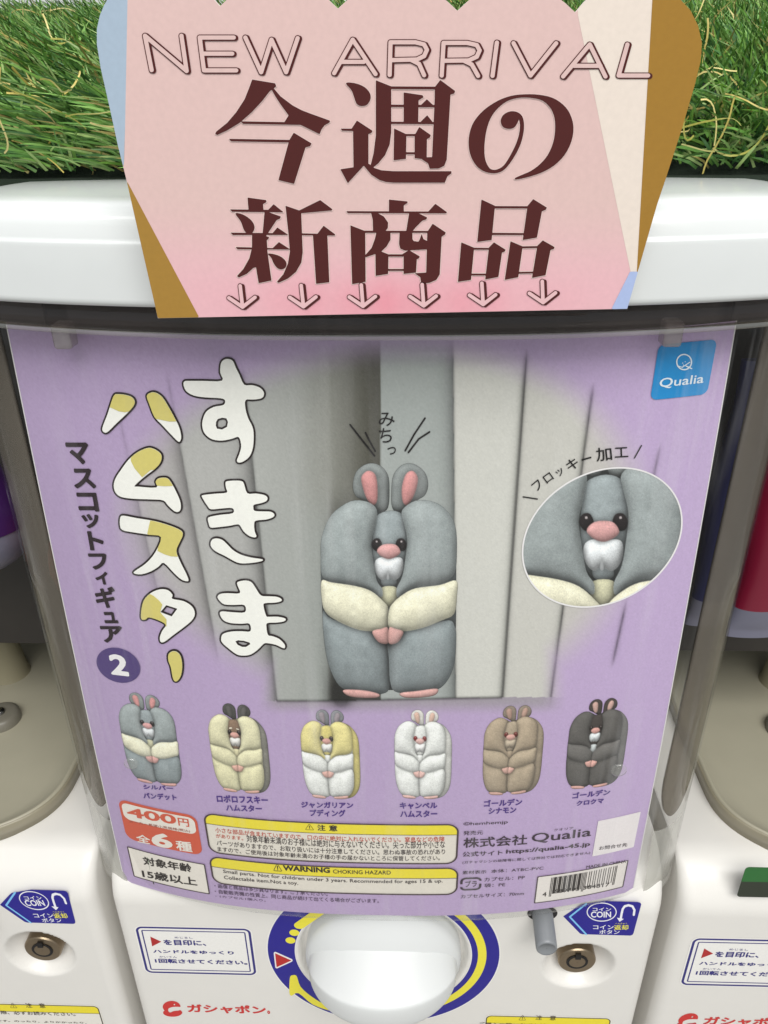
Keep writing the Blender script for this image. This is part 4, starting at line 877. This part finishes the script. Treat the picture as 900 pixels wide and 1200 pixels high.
# outlined heading
z7 = lambda p: zc(p, 150, 20, 2.8125); z8 = lambda p: zc(p, 450, 20, 2.727)
strokes = [z7(p) for p in ([(58,62),(80,175)], [(58,62),(195,178)], [(195,178),(178,62)], [(350,68),(238,68),(252,176),(358,176)], [(246,121),(345,121)], [(388,68),(440,182),(474,75),(522,182),(560,70)], [(680,185),(741,75),(816,188)], [(706,148),(777,148)])]
strokes += [z8(p) for p in ([(18,185),(21,81),(100,81),(128,88),(137,105),(128,125),(105,136),(20,138)], [(88,138),(112,150),(128,186)], [(184,187),(190,83),(265,83),(296,90),(305,107),(296,127),(270,139),(190,140)], [(255,140),(280,152),(300,188)], [(360,82),(346,188)], [(413,84),(467,187),(549,84)], [(571,190),(656,88),(706,190)], [(606,156),(690,156)], [(776,88),(748,187),(842,187)])]
def strk(r, dx, dy):
    ps = []
    for s in strokes:
        s = s+np.array([dx, dy]); ps.append(s)
    def fn(X, Y):
        D = np.full(X.shape, 1e9)
        for s in ps: D = np.minimum(D, sdf_stroke(X, Y, s, r))
        return D
    return fn
bb = (160, 34, 772, 98); X, Y = grid(*bb, .45)
D = np.minimum(strk(3.6, 0, 0)(X, Y), strk(3.5, 1.8, .5)(X, Y)); V, f = march(D, X, Y)
hd_ = inks('heading_lettering', [(V, f, MR, False)], SGN, .0012, sign, SM)
V, f = march(strk(2.45, 0, 0)(X, Y), X, Y); inks('letter_fill', [(V, f, (214, 184, 179), False)], SGN, .0014, hd_, SM)
# heavy brush-serif characters
G = []
def gl(ox, oy, k, ps, sm=()):
    out = [zc(p, ox, oy, k) for p in ps]
    for i in sm: out[i] = smooth_poly(out[i], 3)
    G.append(out)
gl(240, 80, 5.625, [[(315,75),(465,100),(472,118),(455,133),(430,150),(380,215),(310,290),(230,360),(150,408),(85,438),(72,432),(78,418),(150,360),(210,290),(265,205),(295,130)],
  [(440,135),(458,135),(500,185),(580,245),(640,277),(700,300),(825,345),(825,355),(790,375),(770,402),(758,433),(640,375),(630,370),(525,358),(555,310),(500,235),(465,180)], [(240,350),(525,355),(640,368),(640,372),(255,365)],
  [(163,465),(560,472),(588,425),(705,495),(695,512),(665,520),(590,760),(488,735),(555,487),(175,480)]])
gl(390, 80, 5.625, [[(88,98),(150,100),(210,125),(245,165),(248,205),(225,240),(190,248),(160,235),(145,200),(125,145)], [(55,398),(125,398),(160,345),(262,412),(255,425),(235,432),(235,640),(205,640),(100,755),(52,665),(138,652),(135,412),(62,410)],
  [(205,640),(240,630),(270,655),(320,672),(400,678),(780,678),(782,690),(755,710),(738,752),(400,752),(350,747),(310,735),(255,700)], [(285,80),(385,120),(385,420),(375,500),(345,570),(300,625),(262,655),(250,640),(270,560),(285,440)],
  [(380,120),(680,122),(680,138),(380,136)], [(672,125),(708,78),(805,150),(800,165),(775,172),(750,600),(735,640),(700,658),(640,660),(628,625),(590,600),(580,588),(655,585),(672,200)],
  [(468,160),(590,178),(598,190),(565,210),(562,360),(468,360)], [(380,240),(668,242),(668,256),(380,254)], [(575,248),(620,205),(668,250)], [(380,352),(664,355),(664,367),(380,365)], [(572,360),(622,310),(662,360)],
  [(405,397),(485,435),(482,595),(402,605)], [(540,440),(570,387),(645,440),(640,455),(620,465),(618,600),(540,590)], [(480,433),(545,433),(545,445),(480,445)], [(480,553),(545,553),(545,565),(480,565)]], (0,))
gl(535, 80, 5.625, [[(385,730),(388,715),(470,700),(490,675),(550,630),(600,570),(635,490),(648,410),(645,330),(620,265),(570,215),(510,197),(430,192),(350,208),(290,245),(240,300),(210,360),(190,440),(182,530),(188,600),(210,650),(235,668),(270,665),(310,640),(350,580),(390,500),(412,430),(417,370),(410,335),(402,355),(380,388),(345,398),(305,385),(290,345),(310,305),(355,284),(400,290),(430,315),(442,360),(440,420),(420,500),(380,580),(330,650),(285,683),(230,690),(175,675),(130,640),(95,580),(80,510),(85,430),(115,350),(180,275),(270,215),(360,182),(450,172),(540,175),(630,195),(700,240),(745,300),(768,385),(755,480),(710,570),(640,640),(560,685),(470,715)]], (0,))
G[-1][0] = smooth_poly(zc([(386,722),(430,702),(490,675),(550,630),(600,570),(635,490),(648,410),(645,330),(620,265),(570,215),(510,197),(430,192),(350,208),(290,245),(240,300),(210,360),(190,440),(182,530),(188,600),(210,650),(235,668),(270,665),(310,640),(350,580),(390,500),(412,430),(417,370),(410,335),(402,355),(380,388),(345,398),(305,385),(290,345),(310,305),(355,284),(400,290),(430,315),(442,360),(440,420),(420,500),(380,580),(330,650),(285,683),(230,690),(175,675),(130,640),(95,580),(80,510),(85,430),(115,350),(180,275),(270,215),(360,182),(450,172),(540,175),(630,195),(700,240),(745,300),(768,385),(755,480),(710,570),(640,640),(560,685),(470,715),(392,731)], 535, 80, 5.625), 3)
k_ = 6.4286
gl(260, 220, k_, [[(197,73),(335,92),(338,105),(312,120),(315,170),(205,170),(200,120)], [(65,162),(352,165),(392,123),(465,182),(80,178)], [(105,192),(160,200),(220,240),(247,285),(240,325),(215,342),(185,335),(165,305),(145,250)],
  [(325,175),(360,185),(445,215),(440,230),(415,240),(375,300),(345,345),(310,345)], [(70,337),(385,340),(420,298),(500,352),(85,353)], [(108,445),(385,453),(432,408),(515,462),(120,460)],
  [(230,345),(335,345),(338,365),(358,370),(350,385),(340,392),(345,480),(375,695),(280,715),(260,595),(240,600),(190,645),(130,672),(118,662),(165,610),(210,530),(230,450)], [(350,495),(400,500),(450,520),(485,555),(485,590),(460,610),(425,605),(395,570),(375,525)],
  [(482,135),(585,170),(598,165),(605,350),(610,480),(600,560),(560,630),(500,680),(430,712),(418,705),(465,650),(500,570),(515,480),(505,350)], [(580,172),(742,92),(833,160),(830,168),(590,190)], [(595,342),(722,345),(768,285),(855,350),(850,357),(595,354)], [(688,352),(795,352),(810,708),(712,720)]], (2, 7))
gl(400, 220, k_, [[(360,88),(498,102),(498,112),(470,130),(470,182),(360,182)], [(40,175),(655,178),(708,120),(795,183),(790,190),(50,188)],
  [(225,185),(265,185),(320,215),(352,260),(350,300),(330,325),(370,335),(370,390),(340,440),(300,478),(355,500),(352,645),(260,660),(258,495),(185,520),(182,505),(230,450),(255,380),(265,335),(240,325),(238,240)],
  [(70,282),(180,325),(183,705),(83,722)], [(175,322),(660,324),(660,336),(175,336)], [(512,186),(570,186),(645,222),(640,235),(610,245),(560,295),(535,325),(535,385),(545,400),(580,405),(590,390),(605,348),(618,385),(650,402),(655,460),(480,470),(445,455),(436,420),(440,335),(490,322)],
  [(648,330),(688,270),(785,335),(780,350),(755,365),(740,650),(715,690),(665,712),(615,718),(600,705),(595,670),(555,642),(640,637)], [(350,500),(468,500),(468,515),(350,515)], [(462,497),(510,468),(590,515),(585,528),(568,535),(562,635),(470,645),(470,510)], [(350,610),(472,610),(472,622),(350,622)]])
gl(525, 220, k_, [[(252,88),(352,135),(327,390),(220,405)], [(345,137),(602,138),(602,153),(345,153)], [(598,135),(640,85),(742,148),(735,162),(705,175),(668,372),(562,390)], [(326,338),(572,340),(572,353),(326,352)],
  [(100,410),(195,450),(172,690),(75,705)], [(190,450),(312,452),(312,463),(190,463)], [(308,448),(345,410),(432,465),(425,478),(405,485),(378,668),(280,687)], [(174,645),(286,645),(286,657),(174,657)],
  [(470,402),(560,440),(527,670),(427,690)], [(556,440),(677,438),(677,450),(556,453)], [(672,435),(712,395),(800,445),(795,458),(770,465),(732,655),(632,675)], [(526,632),(642,630),(642,641),(526,644)]])
halo, main = [], []
for g in G:
    X, Y = grid(*bbox_of(g, 3), .45); D = polys_fn(g)(X, Y); halo.append((*march(D-1.15, X, Y), (221, 195, 189), False)); main.append((*march(D-.1, X, Y), MR, False))
hl_ = inks('letter_halo', halo, SGN, .0010, sign, SM); inks('main_lettering', main, SGN, .0013, sign, SM)
ar_d, ar_f = [], []
for tx_, ty_, ln in ((285.2, 362.5, -2.4), (356.4, 362, -2.0), (426, 361.5, -.4), (497, 361, 0), (566.5, 359.4, .8), (636.5, 357.2, 2.4)):
    st = [np.array([(tx_-2.4+ln*.4, ty_-28), (tx_-.6, ty_-4)]), np.array([(tx_-16.5, ty_-14), (tx_-.5, ty_-3.2), (tx_+14, ty_-14.6)])]
    bb = (tx_-26, ty_-38, tx_+26, ty_+8); X, Y = grid(*bb, .4)
    def sd(r, dx, dy): return np.minimum(sdf_stroke(X, Y, st[0]+(dx, dy), r), sdf_stroke(X, Y, st[1]+(dx, dy), r))
    ar_d.append((*march(np.minimum(sd(3.0, 0, 0), sd(2.8, 2.6, .6)), X, Y), MR, False)); ar_f.append((*march(sd(2.1, 0, 0), X, Y), (222, 182, 184), False))
ad = inks('arrow_mark', ar_d, SGN, .0013, sign, SM); inks('arrow_fill', ar_f, SGN, .0015, ad, SM)

# =================================================================== ARTIFICIAL GRASS ON THE LIDS
def matz(y): return .1925+.03*sstep(.05, .11, y)+.15*np.maximum(y-.075, 0)
gm = mat('turf_backing', (34, 46, 34), .9, bump=.6, bscale=500)
ys = np.linspace(.058, .46, 40); xs = np.linspace(-.62, .62, 60); P = []
for y in ys: P.append([(x, y+.003*math.sin(x*40), matz(y)-.012*math.exp(-((y-.06)/.012)**2)) for x in xs])
Pt = np.array(P); Pb = Pt.copy(); Pb[:, :, 2] = np.where(Pt[:, :, 1] < .12, .1905, Pt[:, :, 2]-.02)
V1, f1 = fromgrid(Pt); V2, f2 = fromgrid(Pb); n1 = len(V1)
ff = f1+[tuple(i+n1 for i in q[::-1]) for q in f2]
k = len(xs); ff += [(j, n1+j, n1+j+1, j+1) for j in range(k-1)]
turf = obj('artificial_turf', np.concatenate([V1, V2]), ff, gm); tag(turf, 'dark backing mat under the artificial grass on the white lids', 'turf mat')
N = 62000; GV, GF, GC = [], [], []
yy = .059+.36*rng.random(N)**1.55; xx = (rng.random(N)*2-1)*np.clip(.2+.75*(yy+.25)*.75, .2, .62)
pal_g = np.array([(96, 138, 66), (120, 156, 86), (76, 116, 56), (104, 144, 62), (140, 164, 100), (62, 100, 54)])
for i in range(N):
    x, y = xx[i], yy[i]; z = matz(y)-.004; front = y < .085
    if front: z = .1925+random.random()*.022
    left = x < 0
    lean = np.array([-.42 if left else -.30, -.22, .80])+np.array([random.gauss(0, .30), random.gauss(0, .26), random.gauss(0, .10)])
    if front: lean[2] *= .55; lean[1] -= .25
    lean /= np.linalg.norm(lean); L = random.uniform(.012, .027); w = random.uniform(.00032, .0006)
    if front: L *= .8
    side = np.cross(lean, (random.gauss(0, .4), -1, random.gauss(0, .3))); side /= np.linalg.norm(side)+1e-9
    bend = np.array([random.gauss(-.12, .22), random.gauss(-.1, .2), -.18]); b = len(GV)
    c = pal_g[random.randrange(6)]*random.uniform(.88, 1.28)
    if random.random() < .045: c = np.array((186, 172, 104.))*random.uniform(.8, 1.1)
    for t, ww in ((0, 1), (.4, 1), (.75, .8)):
        p = np.array((x, y, z))+lean*L*t+bend*L*t*t; GV += [p-side*w*ww, p+side*w*ww]
    GV.append(np.array((x, y, z))+lean*L+bend*L); GF += [(b, b+1, b+3, b+2), (b+2, b+3, b+5, b+4), (b+4, b+5, b+6)]; GC += [c]*7
# curly straw fibres
for i in range(480):
    near = random.random() < .82
    y = random.uniform(.052, .10) if near else random.uniform(.10, .3); x = random.uniform(-.24, .24)
    p = np.array((x, y-.006, (matz(y) if not near else .1935+random.random()*.026)+.006*(not near)+.004)); d = np.array([random.gauss(0, 1), random.gauss(0, .5), random.gauss(0, .45)]); d /= np.linalg.norm(d)
    c = np.array(random.choice([(196, 178, 96), (176, 160, 84), (150, 148, 70), (206, 192, 126)]))*random.uniform(.8, 1.1); w = random.uniform(.0002, .0004); b = len(GV); n = random.randint(6, 14)
    cur = np.array([random.gauss(0, .5), random.gauss(0, .4), random.gauss(0, .5)])
    for k in range(n):
        sd_ = np.cross(d, (0.2, -1, .3)); sd_ /= np.linalg.norm(sd_)+1e-9; GV += [p-sd_*w, p+sd_*w]; GC += [c, c]
        if k: a = b+2*k; GF.append((a-2, a-1, a+1, a))
        p = p+d*.0023; cur += np.array([random.gauss(0, .22), random.gauss(0, .2), random.gauss(0, .22)]); d = d+cur*.35; d /= np.linalg.norm(d); p[2] = max(p[2], .1912)
grass = obj('grass', np.array(GV), GF, mat('grass_blade', attr=True, rough=.42, spec=.4), None, lin(np.clip(np.array(GC), 0, 255)))
tag(grass, 'green artificial grass with curly straw fibres over the lids', 'grass', kind='stuff')

# =================================================================== BEHIND AND BELOW
v, f = box((0, .62, .35), (2.4, .02, 1.5)); tag(obj('wall', v, f, mat('pale_wall', (214, 216, 216), .6, var=.04)), 'pale wall behind the grass', 'wall')
def on(p, y): return Plane(y).px([p])[0]
a, b = on((508, -40), .56), on((592, 10.5), .56); v, f = box(((a[0]+b[0])/2, .565, (a[2]+b[2])/2), (b[0]-a[0], .006, a[2]-b[2]))
oc = thing('orange_notice', 'orange notice with a white ruled border peeping over the sign', 'notice', ((a[0]+b[0])/2, .565, b[2])); obj('board', v, f, mat('orange_card', (226, 182, 112), .6), oc)
rl = []
for p, q in (((521, -40), (521.5, 11)), ((542.5, -40), (543.5, 11)), ((508, 10.5), (592, 10.5))):
    a, b = on(p, .5615), on(q, .5615); rl.append((a, b))
V = []; Fc = []
for a, b in rl:
    k = len(V); d = np.array([.0009, 0, 0]) if abs(a[0]-b[0]) < abs(a[2]-b[2]) else np.array([0, 0, .0009]); V += [a-d, a+d, b+d, b-d]; Fc.append((k, k+1, k+2, k+3))
obj('white_rule', V, Fc, mat('rule_white', (236, 232, 222), .6), oc)
a, b = on((640, -40), .56), on((720, 13), .56); v, f = box(((a[0]+b[0])/2, .565, (a[2]+b[2])/2), (b[0]-a[0], .006, a[2]-b[2]))
bn = thing('brown_notice', 'brown notice with white curls peeping over the right scallop of the sign', 'notice', ((a[0]+b[0])/2, .565, b[2])); obj('board', v, f, mat('brown_card', (196, 150, 112), .6), bn)
V = []; Fc = []
for cx_ in (663, 674):
    for k in range(16):
        a0, a1 = math.pi*k/16, math.pi*(k+1)/16; q = [(cx_+r*math.cos(t), -2+r*math.sin(t)) for r, t in ((4.4, a0), (5.6, a0), (5.6, a1), (4.4, a1))]
        b0 = len(V); V += list(Plane(.5615).px(q)); Fc.append((b0, b0+1, b0+2, b0+3))
q = [(640, 9.6), (720, 9.6), (720, 11), (640, 11)]; b0 = len(V); V += list(Plane(.5615).px(q)); Fc.append((b0, b0+1, b0+2, b0+3)); obj('white_rule', V, Fc, mat('rule_white'), bn)
v, f = box((0, .1, -.37), (4, 4, .02)); tag(obj('floor', v, f, mat('floor_grey', (150, 148, 144), .5, var=.1)), kind='structure')
